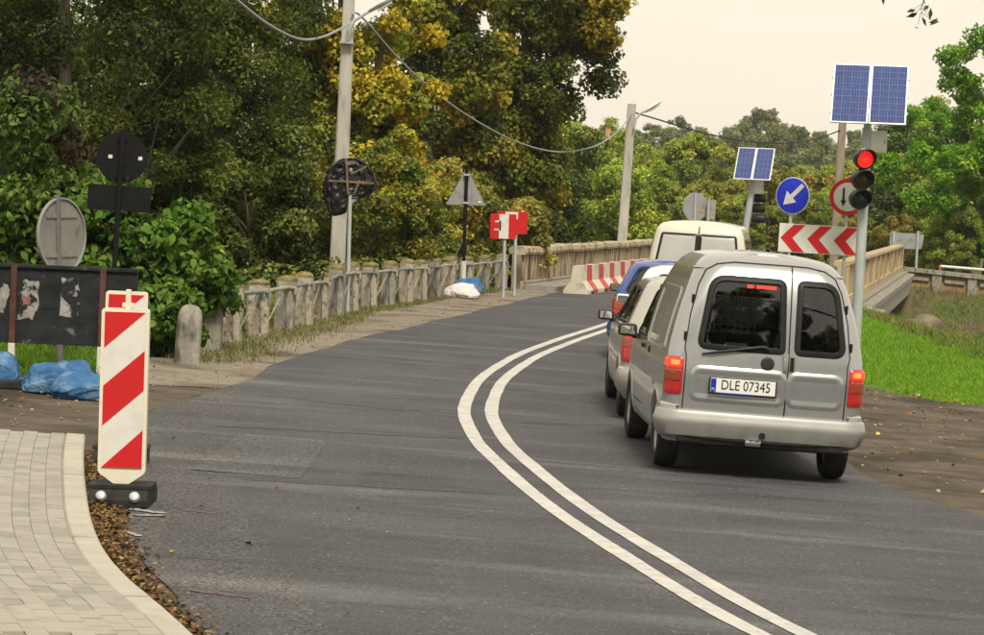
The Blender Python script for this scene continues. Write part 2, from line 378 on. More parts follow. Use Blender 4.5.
M['glass'] = glass_mat('tinted_glass', (.82, .86, .85), .03)
M['glass_dark'] = glass_mat('dark_glass', (.12, .13, .13), .06)
M['blind'] = pm('window_blind', (.37, .37, .355), (.43, .43, .415), 1.5, 0.3, coat=.6)
M['interior'] = pm('car_interior', (.05, .05, .052), (.08, .08, .08), 6, 0.9)
M['lamp_lit'] = lamp_mat('brake_lamp_lit', (.5, .02, .01), (1, .035, .01), .95)
M['lamp_core'] = lamp_mat('brake_lamp_core', (.6, .1, .02), (1, .24, .05), 1.3)
M['lamp_red'] = lamp_mat('lamp_red', (.38, .01, .01), (1, .02, .01), 0.05)
M['lamp_amber'] = lamp_mat('lamp_amber', (.27, .035, .01), (1, .1, .01), 0.0)
M['lamp_clear'] = lamp_mat('lamp_clear', (.5, .47, .46), (1, 1, 1), 0.0)
M['lamp_hi'] = lamp_mat('high_brake_lamp', (.6, .03, .01), (1, .04, .015), 1.1)
M['signal_red'] = lamp_mat('signal_red', (.6, .02, .015), (1, .018, .012), .75)
M['signal_amber_off'] = pm('signal_amber_off', (.05, .03, .008), (.06, .04, .01), 30, 0.25, coat=.3)
M['signal_green_off'] = pm('signal_green_off', (.012, .028, .03), (.02, .04, .04), 30, 0.25, coat=.3)
M['mirrorglass'] = pm('mirror_glass', (.75, .78, .78), None, 3, 0.03, metal=1.0)
M['rim'] = pm('wheel_rim', (.42, .41, .38), (.5, .49, .46), 8, 0.4, metal=.5, c3=(.14, .12, .1), s3=7, f3=(.55, .75))
M['plate'] = pm('number_plate', (.72, .72, .68), None, 3, 0.35)
M['plate_ink'] = pm('plate_ink', (.012, .012, .012), None, 3, 0.5)
M['euro'] = pm('plate_blue', (.012, .03, .32), None, 3, 0.4)
M['chrome'] = pm('chrome', (.6, .6, .58), None, 5, 0.15, metal=1)
M['silver'] = paint('paint_silver', (.385, .395, .40), .65, .27, dirt=(.2, .185, .155), dirt_h=.7, damt=.6)
M['silver_b'] = paint('paint_silver_warm', (.44, .43, .39), .5, .32)
M['white_car'] = paint('paint_white', (.68, .68, .65), 0, .3, damt=.2)
M['blue_car'] = paint('paint_blue', (.012, .05, .26), .15, .28, damt=.35)
M['cream_car'] = paint('paint_cream', (.58, .55, .44), 0, .35, damt=.3)
M['bumper_s'] = paint('bumper_silver', (.38, .38, .365), .4, .42, dirt=(.06, .052, .042), dirt_h=.56, damt=1.0)
M['leaf'] = leaf_mat('foliage', .3)
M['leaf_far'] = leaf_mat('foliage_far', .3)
M['grass'] = leaf_mat('grass_blades', .35)
M['litter'] = leaf_mat('fallen_leaves', .1)
M['pebble'] = pm('pebble', (.16, .14, .11), (.3, .27, .23), 9, .9, .3)
M['rock'] = pm('rock', (.13, .105, .075), (.2, .165, .12), 3, .9, .8, 9, c3=(.1, .085, .06), s3=2)
M['water'] = pm('river_water', (.03, .035, .025), (.04, .045, .03), 2, .08, .15, 4, coord='World')
M['brick'] = pm('chimney_brick', (.42, .19, .09), (.5, .25, .13), .6, .9, coord='World', c3=(.55, .5, .42), s3=.2, f3=(.5, .55))
M['pink'] = pm('pink_spray', (.3, .11, .105), (.1, .075, .075), 30, .8, coord='World')
M['chalk'] = pm('spilled_paint', (.34, .335, .31), (.1, .1, .1), 9, .8, coord='World', lo=.42, hi=.6)
M['rail_white'] = pm('railing_white', (.68, .66, .62), (.74, .72, .68), 5, .5, c3=(.45, .3, .25), s3=5, f3=(.62, .75))

# ------------------------------------------------------------------ curves
def pchip(pts):
    xs = [p[0] for p in pts]; ys = [p[1] for p in pts]; n = len(xs)
    h = [xs[i + 1] - xs[i] for i in range(n - 1)]; d = [(ys[i + 1] - ys[i]) / h[i] for i in range(n - 1)]
    m = [d[0]] + [0.0] * (n - 2) + [d[-1]]
    for i in range(1, n - 1):
        if d[i - 1] * d[i] > 0:
            w1 = 2 * h[i] + h[i - 1]; w2 = h[i] + 2 * h[i - 1]; m[i] = (w1 + w2) / (w1 / d[i - 1] + w2 / d[i])
    def f(x):
        if x <= xs[0]: return ys[0] + m[0] * (x - xs[0])
        if x >= xs[-1]: return ys[-1] + m[-1] * (x - xs[-1])
        i = max(k for k in range(n - 1) if xs[k] <= x)
        t = (x - xs[i]) / h[i]
        return ((1 + 2 * t) * (1 - t) ** 2 * ys[i] + t * (1 - t) ** 2 * h[i] * m[i] + t * t * (3 - 2 * t) * ys[i + 1] + t * t * (t - 1) * h[i] * m[i + 1])
    return f
def flat(pts):                    # same, held level outside its ends
    f = pchip(pts); a, b = pts[0][0], pts[-1][0]
    return lambda x: f(min(b, max(a, x)))
XM = pchip([(10, 2.75), (12, 2.15), (14.5, 1.42), (16.5, 1.03), (19, .60), (21.5, .28), (24, .03), (27.2, -.10), (30.5, -.03), (36, .37), (42, 1.1), (48, 1.98), (56, 3.15), (67, 4.75), (111, 12.7)])
XL = pchip([(8, -.4), (12.6, -1.36), (14.9, -1.85), (17.4, -2.25), (19.4, -2.55), (23.9, -2.9), (28.7, -2.6), (33.9, -2.3), (44.3, -1.15), (55.3, .15), (66.1, 1.6), (111, 9.5)])
XR = pchip([(8, 8.0), (12, 6.2), (16, 4.9), (20.6, 3.76), (22.3, 3.40), (24, 3.2), (30, 3.3), (36, 3.75), (46, 5.1), (56, 6.6), (67, 8.2), (111, 16)])
XRAIL = pchip([(20, -4.1), (31, -3.45), (34.6, -3.38), (39.5, -2.95), (47.4, -2.45), (52.6, -1.8), (58.7, -1.05), (67.6, .55), (111, 8.8)])
BL0, BL1 = (0.55, 67.0), (8.8, 111.0)      # bridge parapet lines (left, right)
BR0, BR1 = (8.45, 67.0), (16.3, 111.0)
def lerp2(a, b, t): return (a[0] + (b[0] - a[0]) * t, a[1] + (b[1] - a[1]) * t)

def T(X, Y):
    """the terrain sheet"""
    z = G(X, Y) - 0.03
    z -= 2.6 * sst(0.6, 6, XRAIL(Y) - X) * sst(27, 36, Y) * (1 - sst(110, 140, Y))        # bank down on the left
    z -= 1.15 * sst(8.3, 13, X + (Y - 50) * .04) * sst(43, 57, Y) * (1 - sst(104, 114, Y))  # ditch on the right
    ri = sst(67.6, 74, Y) * (1 - sst(104, 114, Y))
    dp = 3.6 - 2.4 * sst(3.2, 6.5, X - (BR0[0] + (Y - 67) * .178))
    z = min(z, -0.03 - dp * ri)                                                            # river valley
    z -= 0.6 * sst(108, 118, Y) * sst(10, 17, X)
    z += 9.5 * sst(260, 560, Y) + 4 * sst(500, 900, Y)
    z += 0.06 * math.sin(X * 1.3 + Y * .7) * math.sin(Y * .9 - X * .4) * sst(36, 44, Y) * (1 if X < XRAIL(Y) - 1 or X > XR(Y) + 1.5 else 0)
    return z
def axis(a, b, step, lo, hi, g=1.22):
    xs = list(np.arange(a, b + 1e-6, step)); s = step
    while xs[-1] < hi: s *= g; xs.append(xs[-1] + s)
    s = step
    while xs[0] > lo: s *= g; xs.insert(0, xs[0] - s)
    return xs
gx = axis(-14, 26, .5, -700, 700); gy = axis(6, 126, .8, -80, 1400)
V = [(x, y, T(x, y)) for y in gy for x in gx]; nx = len(gx)
Fs = []; mi = []
for j in range(len(gy) - 1):
    for i in range(nx - 1):
        Fs.append((j * nx + i, j * nx + i + 1, (j + 1) * nx + i + 1, (j + 1) * nx + i))
        x, y = gx[i] + .25, gy[j] + .4
        mi.append(1 if (x > XR(y) and 32 < y < 64 and x < 8.9 + .3 * math.sin(y)) else 0)
me = mesh_of('ground', V, Fs, [M['ground'], M['lawn']], True); me.polygons.foreach_set('material_index', mi)
tag(link('ground', me), kind='structure')

def wob(y, k, a):                 # ragged edge
    return a * (math.sin(y * .9 + k) + .5 * math.sin(y * 2.1 + 2 * k) + .2 * math.sin(y * 4.7 + 3 * k)) / 2
def strip(name, fl, fr, y0, y1, dy, nxs, off, mat, kind='structure', parent=None, warp=None):
    V = []; Fs = []; ys = list(np.arange(y0, y1 + 1e-6, dy))
    for y in ys:
        a, b = fl(y), fr(y)
        for i in range(nxs + 1):
            x = a + (b - a) * i / nxs; V.append((x, y, G(x, y) + off + (warp(x, y) if warp else 0)))
    n = nxs + 1
    for j in range(len(ys) - 1):
        for i in range(nxs): Fs.append((j * n + i, j * n + i + 1, (j + 1) * n + i + 1, (j + 1) * n + i))
    o = link(name, mesh_of(name, V, Fs, mat, True), parent)
    if kind: o['kind'] = kind
    return o
lump = lambda x, y: .012 * math.sin(x * 3.1 + y * 1.7) + .01 * math.sin(x * 7.3 - y * 5.1)
def rut(x, y):                    # wheel ruts and lumps in the verge
    return .5 * lump(x, y) + .02 * math.sin(2.2 * (x - XR(y)) + .4 * math.sin(y)) * sst(.3, 1.2, x - XR(y))
# dirt and gravel sheets lie under the asphalt edges
road = strip('road', lambda y: XL(y) + .55 * (1 - sst(24, 30, y)) + wob(y, 1, .07), lambda y: XR(y) + wob(y, 4, .07), 7, 111.2, .2, 24, .012, M['asphalt'], warp=lambda x, y: -.009 * (1 - sst(0, .25, x - (XL(y) + .55 * (1 - sst(24, 30, y)) + wob(y, 1, .07)))) * (1 - sst(26, 29, y)))
strip('road_edge', lambda y: XL(y) + wob(y, 2, .1), lambda y: XL(y) + 1.0, 7, 29, .15, 6, .0095, M['asphalt_old'])
strip('gravel_shoulder', lambda y: min(XRAIL(y) - .45, XL(y) - 1), lambda y: XL(y) + .6, 27.5, 67, .25, 10, -.006, M['gravel'], warp=lambda x, y: .5 * lump(x, y))
strip('dirt_forecourt', lambda y: -14.0, lambda y: XL(y) + .8, 20.5, 28.2, .25, 40, -.012, M['dirt'], warp=lambda x, y: .5 * lump(x, y))
def vtop(x): return 36.4 - .85 * (x - 4.5) + .25 * math.sin(3 * x)
V = []; Fs = []
for i in range(60):
    x = 3.0 + i * .22
    y0, y1 = 6.0, vtop(x)
    for j in range(61):
        y = y0 + (y1 - y0) * j / 60
        xx = max(x, XR(y) - .6 + i * .004)
        V.append((xx, y, G(xx, y) - .008 + rut(xx, y) * .6))
for i in range(59):
    for j in range(60): Fs.append((i * 61 + j, (i + 1) * 61 + j, (i + 1) * 61 + j + 1, i * 61 + j + 1))
tag(link('dirt_verge', mesh_of('dirt_verge', V, Fs, M['dirt'], True)), kind='structure')

# painted double line, tar joints, repairs, spray marks: flat marks on the road
def ribbon(name, pts, half, off, mat, parent=road):
    V = []; Fs = []
    for i, p in enumerate(pts):
        a = Vector(pts[max(0, i - 1)]); b = Vector(pts[min(len(pts) - 1, i + 1)])
        d = (b - a).normalized(); nrm = Vector((d.y, -d.x)); h = half(i) if callable(half) else half
        for s in (-1, 0, 1):
            q = Vector(p) + nrm * h * s; V.append((q.x, q.y, G(q.x, q.y) + off))
    for i in range(len(pts) - 1):
        for k in (0, 1): Fs.append((i * 3 + k, i * 3 + k + 1, i * 3 + k + 4, i * 3 + k + 3))
    return link(name, mesh_of(name, V, Fs, mat, True), parent)
for s in (-1, 1):
    pts = []
    for y in np.arange(10, 64, .09):
        dx = (XM(y + .1) - XM(y - .1)) / .2; n = Vector((1, -dx)).normalized()
        pts.append((XM(y) + n.x * .135 * s, y + n.y * .135 * s))
    ribbon('centre_line', pts, lambda i, k_=s: .064 + .006 * mnoise.noise(Vector((i * .11, k_ * 7.3, 0))) + .004 * mnoise.noise(Vector((i * .7, k_ * 3.1, 5))), .017, M['marking'])
for (y0, x0, x1, slope, wd) in ((23.2, -2.3, -.2, .03, .018), (26.9, -2.2, -.3, -.04, .012), (19.2, -1.7, .1, .02, .012), (26.0, .3, 1.25, .03, .015)):
    r_ = random.Random(int(y0 * 10))
    ribbon('tar_joint', [(x0 + (x1 - x0) * k / 20, y0 + slope * k + r_.uniform(-.02, .02)) for k in range(21)], wd, .0155, M['tar'])
def patch(name, outline, off, mat, seed=1):
    r_ = random.Random(seed); V = []; n = len(outline)
    P = []
    for i in range(n):
        a, b = outline[i], outline[(i + 1) % n]
        for k in range(8):
            t = k / 8; P.append((a[0] + (b[0] - a[0]) * t + r_.uniform(-.012, .012), a[1] + (b[1] - a[1]) * t + r_.uniform(-.01, .01)))
    V = [(x, y, G(x, y) + off) for x, y in P]
    return link(name, mesh_of(name, V, [tuple(range(len(V)))], mat), road)
M['patch'] = asphalt_mat('asphalt_patch', (.072, .072, .074), (.1, .1, .101), (.138, .137, .136), .5)
patch('asphalt_patch', [(-2.1, 19.6), (-1.32, 19.6), (-1.32, 22.7), (-2.05, 22.7)], .0145, M['patch'], 3)
# patch('asphalt_patch', [(-.72, 13.4), (-.25, 14.4), (-.45, 16.0), (-.62, 17.2), (-1.4, 17.3), (-1.1, 15.0)], .0142, M['patch'], 5)
for (x0, y0, x1, y1, wd, mat) in ((-1.5, 13.9, -1.15, 13.8, .012, 'pink'), (-1.9, 17.2, -1.65, 17.15, .012, 'pink'), (-2.15, 16.75, -1.95, 16.85, .035, 'chalk'), (-2.1, 16.0, -1.98, 15.8, .03, 'chalk'), (-2.2, 17.05, -1.98, 16.95, .05, 'chalk')):
    ribbon('paint_mark', [(x0 + (x1 - x0) * k / 8, y0 + (y1 - y0) * k / 8 + .01 * math.sin(k * 2)) for k in range(9)], lambda i, w_=wd: w_ * (.5 + .5 * abs(math.sin(i * 1.9))), .0165, M[mat])

# ------------------------------------------------------------------ pavement: kerb stones and pavers in courses that follow the kerb
XK = pchip([(11, -.95), (12.6, -1.44), (13.5, -1.74), (14.8, -2.07), (17.5, -2.55), (19.3, -2.83), (20.5, -3.0)])
KH = .12
pav = empty('pavement', (-3, 17, G(-3, 17))); pav['kind'] = 'structure'
inv = Vector((-3, 17, G(-3, 17)))
ks = [(XK(y), y) for y in np.arange(11, 20.51, .05)]
acc = [0.0]
for a, b in zip(ks[:-1], ks[1:]): acc.append(acc[-1] + math.dist(a, b))
def kerb_at(s, off):              # point at arc length s along the kerb, off metres to its left
    s = max(0, min(acc[-1] - 1e-4, s)); i = int(np.searchsorted(acc, s, 'right')) - 1
    t = (s - acc[i]) / (acc[i + 1] - acc[i]); a, b = Vector(ks[i]), Vector(ks[i + 1]); d = (b - a).normalized()
    p = a.lerp(b, t) + Vector((-d.y, d.x)) * off
    return p, d
def slab(name, s0, s1, o0, o1, h0, h1, mat, bev, nseg=4):
    """a stone following the kerb between arc lengths s0..s1 and offsets o0..o1"""
    mb = MB(); sec = [(o0, h0), (o0, h1 - bev), (o0 + bev, h1), (o1 - bev, h1), (o1, h1 - bev), (o1, h0)]
    V = []; Fs = []
    for k in range(nseg + 1):
        s = s0 + (s1 - s0) * k / nseg
        for (o, h) in sec:
            p, d = kerb_at(s, o); V.append(Vector((p.x, p.y, G(p.x, p.y) + h)) - inv)
    n = len(sec)
    for k in range(nseg):
        for i in range(n): Fs.append((k * n + i, k * n + (i + 1) % n, (k + 1) * n + (i + 1) % n, (k + 1) * n + i))
    Fs += [tuple(range(n - 1, -1, -1)), tuple(nseg * n + i for i in range(n))]
    return link(name, mesh_of(name, V, Fs, mat), pav)
Ltot = acc[-1]; s = 0.0
while s < Ltot - .1:
    slab('kerb_stone', s + .004, min(Ltot, s + 1.0) - .004, 0, .145, -.05, KH + rnd.uniform(-.003, .003), M['kerb'], .012); s += 1.0
# bedding under the pavers
V = []; Fs = []
for k in range(41):
    for i in range(9):
        p, d = kerb_at(Ltot * k / 40, .145 + i * .2); V.append(Vector((p.x, p.y, G(p.x, p.y) + KH - .012)) - inv)
for k in range(40):
    for i in range(8): Fs.append((k * 9 + i, k * 9 + i + 1, (k + 1) * 9 + i + 1, (k + 1) * 9 + i))
link('bedding', mesh_of('bedding', V, Fs, M['joint']), pav)
pm0 = MB().box((0, 0, -.03), (1, 1, .06)).V
pvm = []
for k in range(4):
    col = [(.275, .26, .228), (.30, .285, .25), (.25, .236, .205), (.288, .272, .24)][k]
    mt = pm('paver_tone', col, tuple(c * 1.1 for c in col), 5, .85, .25, 60, coord='World', c3=tuple(c * .86 for c in col), s3=7, f3=(.5, .7))
    pvm.append(MB().box((0, 0, -.03), (.0985, .1985, .06), bev=.003).build('paver', mt).data)
for o in [o for o in bpy.data.objects if o.name.startswith('paver')]: bpy.data.objects.remove(o)
npv = 0; spill = MB()
for c in range(15):
    off = .20 + c * .1
    s = Ltot - .005 - (.1 if c % 2 else 0.0) - .1
    while s > .9:
        p, d = kerb_at(s, off); z = G(p.x, p.y) + KH + rnd.uniform(-.0015, .0015) - .001
        ang = math.atan2(-d.x, d.y)
        vis = p.y > 12.4 and p.x > -.185 * p.y - .1
        if vis and npv < 300 and c < 10:
            link('paver', pvm[rnd.randrange(4)], pav, Vector((p.x, p.y, z)) - inv, (rnd.uniform(-.004, .004), .035, ang)); npv += 1
        elif c < 15:
            rot = Matrix.Rotation(ang, 3, 'Z'); spill.box(Vector((p.x, p.y, z - .03)) - inv, (.097, .197, .06), rot)
        s -= .2
o = spill.build('pavers', M['paver'], pav); o['kind'] = 'stuff'

# ------------------------------------------------------------------ bridge
br = empty('road_bridge', (4.5, 67, -1.0))
tag(br, 'old concrete road bridge with ribbed parapets beyond the waiting cars', 'bridge')
bo = Vector((4.5, 67, -1.0))
def along(a, b, t, side, z):      # point along a parapet line, side metres to the right
    d = (Vector(b) - Vector(a)); L = d.length; d /= L; n = Vector((d.y, -d.x)); p = Vector(a) + d * (t * L) + n * side
    return Vector((p.x, p.y, z)) - bo
def rail_solid(name, a, b, prof, mat, parent, t0=0.0, t1=1.0, n=1, zf=None, smooth=False):
    """extrude a section (side, z) along a line"""
    V = []; Fs = []; m = len(prof)
    for k in range(n + 1):
        t = t0 + (t1 - t0) * k / n
        for (s_, z_) in prof: V.append(along(a, b, t, s_, z_ + (zf(t) if zf else 0)))
    for k in range(n):
        for i in range(m): Fs.append((k * m + i, k * m + (i + 1) % m, (k + 1) * m + (i + 1) % m, (k + 1) * m + i))
    Fs += [tuple(range(m - 1, -1, -1)), tuple(n * m + i for i in range(m))]
    return link(name, mesh_of(name, V, Fs, mat, smooth), parent)
LB = math.dist(BL0, BL1)
# left parapet: base, ribbed panel wall, mossy coping
lp = rail_solid('parapet', BL0, BL1, [(-.12, -.3), (-.12, .84), (.1, .84), (.1, -.3)], M['parapet'], br, n=8)
lp['label'] = 'left parapet with upright ribs'
rail_solid('plinth', BL0, BL1, [(.1, -.2), (.1, .2), (.17, .2), (.2, .17), (.2, -.2)], M['concrete_grey'], lp, n=8)
cop = rail_solid('coping', BL0, BL1, [(-.2, .84), (-.22, .90), (-.2, 1.0), (-.1, 1.04), (.1, 1.04), (.2, 1.0), (.22, .9), (.2, .84)], M['moss'], lp, n=40, zf=lambda t: .012 * math.sin(t * 91) + .01 * math.sin(t * 217))
cop.data.materials[0] = pm('coping_lichen', (.36, .31, .22), (.46, .41, .31), 2, .95, .8, 18, coord='World', c3=(.2, .165, .085), s3=3, f3=(.45, .6))
ribm = MB().box((0, 0, .515), (.075, .16, .63), bev=.012).build('rib', M['parapet']).data
bpy.data.objects.remove(bpy.data.objects['rib'])
angL = math.atan2(-(BL1[0] - BL0[0]), BL1[1] - BL0[1])
nr = int(LB / .42)
for k in range(nr):
    t = (k + .5) / nr
    link('rib', ribm, lp, along(BL0, BL1, t, .125, 0) + Vector((0, 0, rnd.uniform(-.005, .005))), (0, 0, angL + rnd.uniform(-.02, .02)))
# right parapet, seen from outside
rp = rail_solid('parapet', BR0, BR1, [(-.1, -.3), (-.1, .9), (.12, .9), (.12, -.3)], M['parapet_lit'], br, n=8)
rp['label'] = 'right parapet of panels coloured as if sunlit, outer side'
rail_solid('coping', BR0, BR1, [(-.17, .9), (-.19, .95), (-.17, 1.02), (.19, 1.02), (.21, .95), (.19, .9)], M['parapet_lit'], rp, n=12)
rail_solid('plinth', BR0, BR1, [(.12, -.1), (.12, .16), (.17, .14), (.18, -.1)], M['parapet_lit'], rp, n=8)
pil = MB().box((0, 0, .51), (.09, .3, .74), bev=.01).build('pilaster', M['parapet_lit']).data
bpy.data.objects.remove(bpy.data.objects['pilaster'])
angR = math.atan2(-(BR1[0] - BR0[0]), BR1[1] - BR0[1])
for k in range(12):
    link('pilaster', pil, rp, along(BR0, BR1, (k + .03) / 11.1, .15, 0), (0, 0, angR))
ledge = rail_solid('ledge', BR0, BR1, [(.12, -.32), (.12, -.1), (.62, -.13), (.66, -.17), (.66, -.32)], M['concrete_grey'], br, n=16)
beam = rail_solid('edge_beam', BR0, BR1, [(.1, -.98), (.1, -.32), (.55, -.32), (.42, -.98)], M['concrete_grey'], br, t0=.12, n=8)
fl = MB().box((0, 0, -.64), (.08, .3, .64), Matrix.Rotation(.19, 3, 'Y'), bev=.01).build('beam_plank', M['galv']).data
bpy.data.objects.remove(bpy.data.objects['beam_plank'])
fl.materials[0] = pm('weathered_plank', (.34, .33, .3), (.44, .43, .4), 3, .8, .3, 20, stretch=(1, 1, .2), c3=(.2, .19, .17), s3=5)
for k in range(90):
    t = .12 + .88 * (k + .5) / 90
    link('beam_plank', fl, beam, along(BR0, BR1, t, .50, 0), (0, 0, angR))
rail_solid('footway', BL0, BL1, [(.2, -.3), (.2, .11), (1.0, .1), (1.0, -.3)], M['concrete_grey'], br, n=8)
rail_solid('footway', BR0, BR1, [(-1.0, -.3), (-1.0, .1), (-.1, .11), (-.1, -.3)], M['concrete_grey'], br, n=8)
V = []; Fs = []
for k in range(9):
    t = k / 8; a = along(BL0, BL1, t, -.15, 0); b = along(BR0, BR1, t, .4, 0)
    for q in (a, b):
        V += [q + Vector((0, 0, -.05)), q + Vector((0, 0, -1.0))]
for k in range(8):
    i = k * 4; Fs += [(i, i + 2, i + 6, i + 4), (i + 1, i + 5, i + 7, i + 3), (i, i + 4, i + 5, i + 1), (i + 2, i + 3, i + 7, i + 6)]
Fs += [(0, 1, 3, 2), (32, 34, 35, 33)]
link('deck', mesh_of('deck', V, Fs, M['concrete_grey']), br)
for (t, nm) in ((-.01, 'abutment'), (.33, 'pier'), (.66, 'pier'), (1.0, 'abutment')):
    a = along(BL0, BL1, t, .2, 0); b = along(BR0, BR1, t, .05, 0); c = (a + b) / 2; d = (b - a)
    MB().box((c.x, c.y, -2.1), ((Vector((d.x, d.y, 0))).length, .9 if nm == 'pier' else 1.6, 3.4), Matrix.Rotation(math.atan2(d.y, d.x), 3, 'Z'), bev=.05).build(nm, M['concrete_grey'], br)
# wing wall sloping down to the grass beside the near right end
wv = [along(BR0, BR1, -.02, .15, .0), along(BR0, BR1, .12, .6, -.3), along(BR0, BR1, .12, .6, -1.6), along(BR0, BR1, -.02, 1.2, -1.0)]
wv += [v + Vector((.3, -.1, 0)) for v in wv]
link('wing_wall', mesh_of('wing_wall', wv, [(0, 1, 2, 3), (7, 6, 5, 4), (0, 4, 5, 1), (1, 5, 6, 2), (2, 6, 7, 3), (3, 7, 4, 0)], M['concrete']), br)
# river
xs = [-120, -40, -10, 5, 15, 25, 60, 160]
V = [(x, y, -3.15) for x in xs for y in (70, 112)]
tag(link('river', mesh_of('river', V, [(2 * i, 2 * i + 2, 2 * i + 3, 2 * i + 1) for i in range(len(xs) - 1)], M['water'])), kind='structure')
# boulders on the near bank by the bridge
def boulder(name, loc, r_, seed, mat, label):
    g = random.Random(seed); bm = bmesh.new(); bmesh.ops.create_icosphere(bm, subdivisions=3, radius=1)
    ph = [g.uniform(0, 6) for _ in range(6)]
    for v in bm.verts:
        c = v.co; k = 1 + .16 * math.sin(3 * c.x + ph[0]) * math.sin(2.5 * c.y + ph[1]) + .12 * math.sin(5 * c.z + ph[2] + 3 * c.x) + .06 * math.sin(9 * c.y + ph[3])
        v.co = Vector((c.x * r_[0] * k, c.y * r_[1] * k, c.z * r_[2] * k))
    me = bpy.data.meshes.new(name); bm.to_mesh(me); bm.free(); me.materials.append(mat)
    o = link(name, me, None, loc); autosmooth(me, 35)
    return tag(o, label, 'rock')
p = at(922, 322, 70); boulder('boulder', (p.x, p.y, p.z - .2), (.55, .6, .36), 3, M['rock'], 'big brown boulder in the ditch beside the bridge')
# low wall with orange panels on the far bank, and the red and white railing behind it
wl = empty('low_wall', (16.6, 112, -1.2)); tag(wl, 'low grey concrete wall with ochre panels beyond the bridge end', 'wall')
wo_ = Vector((16.6, 112, -1.2))
WA, WB = (16.6, 112.0), (32, 109.0)
def walong(t, side, z):
    d = (Vector(WB) - Vector(WA)); L = d.length; d /= L; n = Vector((d.y, -d.x)); p = Vector(WA) + d * (t * L) + n * side
    return Vector((p.x, p.y, z - .95 * t)) - wo_
def wsolid(name, prof, mat, t0=0, t1=1):
    V = []; m = len(prof)
    for t in (t0, t1):
        for s_, z_ in prof: V.append(walong(t, s_, z_))
    Fs = [(i, (i + 1) % m, m + (i + 1) % m, m + i) for i in range(m)] + [tuple(range(m - 1, -1, -1)), tuple(m + i for i in range(m))]
    return link(name, mesh_of(name, V, Fs, mat), wl)
wsolid('coping', [(-.2, -.05), (-.2, .12), (.32, .12), (.32, -.05)], M['concrete_grey'])
M['ochre'] = pm('ochre_panel', (.24, .15, .07), (.32, .22, .11), 3, .9, .3, 20, coord='World', c3=(.22, .16, .09), s3=2)
for k in range(11):
    t0, t1 = k / 11, (k + 1) / 11
    wsolid('panel', [(-.1, -1.3), (-.1, -.05), (.1, -.05), (.1, -1.3)], M['ochre'], t0 + .012, t1 - .012)
    wsolid('post', [(-.15, -1.5), (-.15, -.05), (.26, -.05), (.26, -1.5)], M['concrete_grey'], t0 - .012, t0 + .012)
    wsolid('cross_bar', [(.1, -.36), (.1, -.22), (.2, -.22), (.2, -.36)], M['concrete_grey'], t0 + .02, t1 - .02)
rr = empty('road_railing', (19.5, 117, -.6)); tag(rr, 'white pipe railing with red posts on the far road', 'railing')
za = [zat(937, 266, 117), zat(937, 273, 117)]
for nm, z0 in (('rail', za[0]), ('rail', za[1])):
    MB().tube([(18.95 - 19.5, 0, z0 + .6), (34 - 19.5, -1, z0 + .6 - .55)], .055, 8).build(nm, M['rail_white'], rr, True)
for k in range(6):
    t = k / 5.0; x = 18.95 + 15.0 * t; dz = -.55 * t
    MB().box((x - 19.5, -t, (za[0] + dz + .6 + za[1] + dz + .6) / 2 - .2), (.09, .09, za[0] - za[1] + .5)).build('post', M['red_faded'], rr)

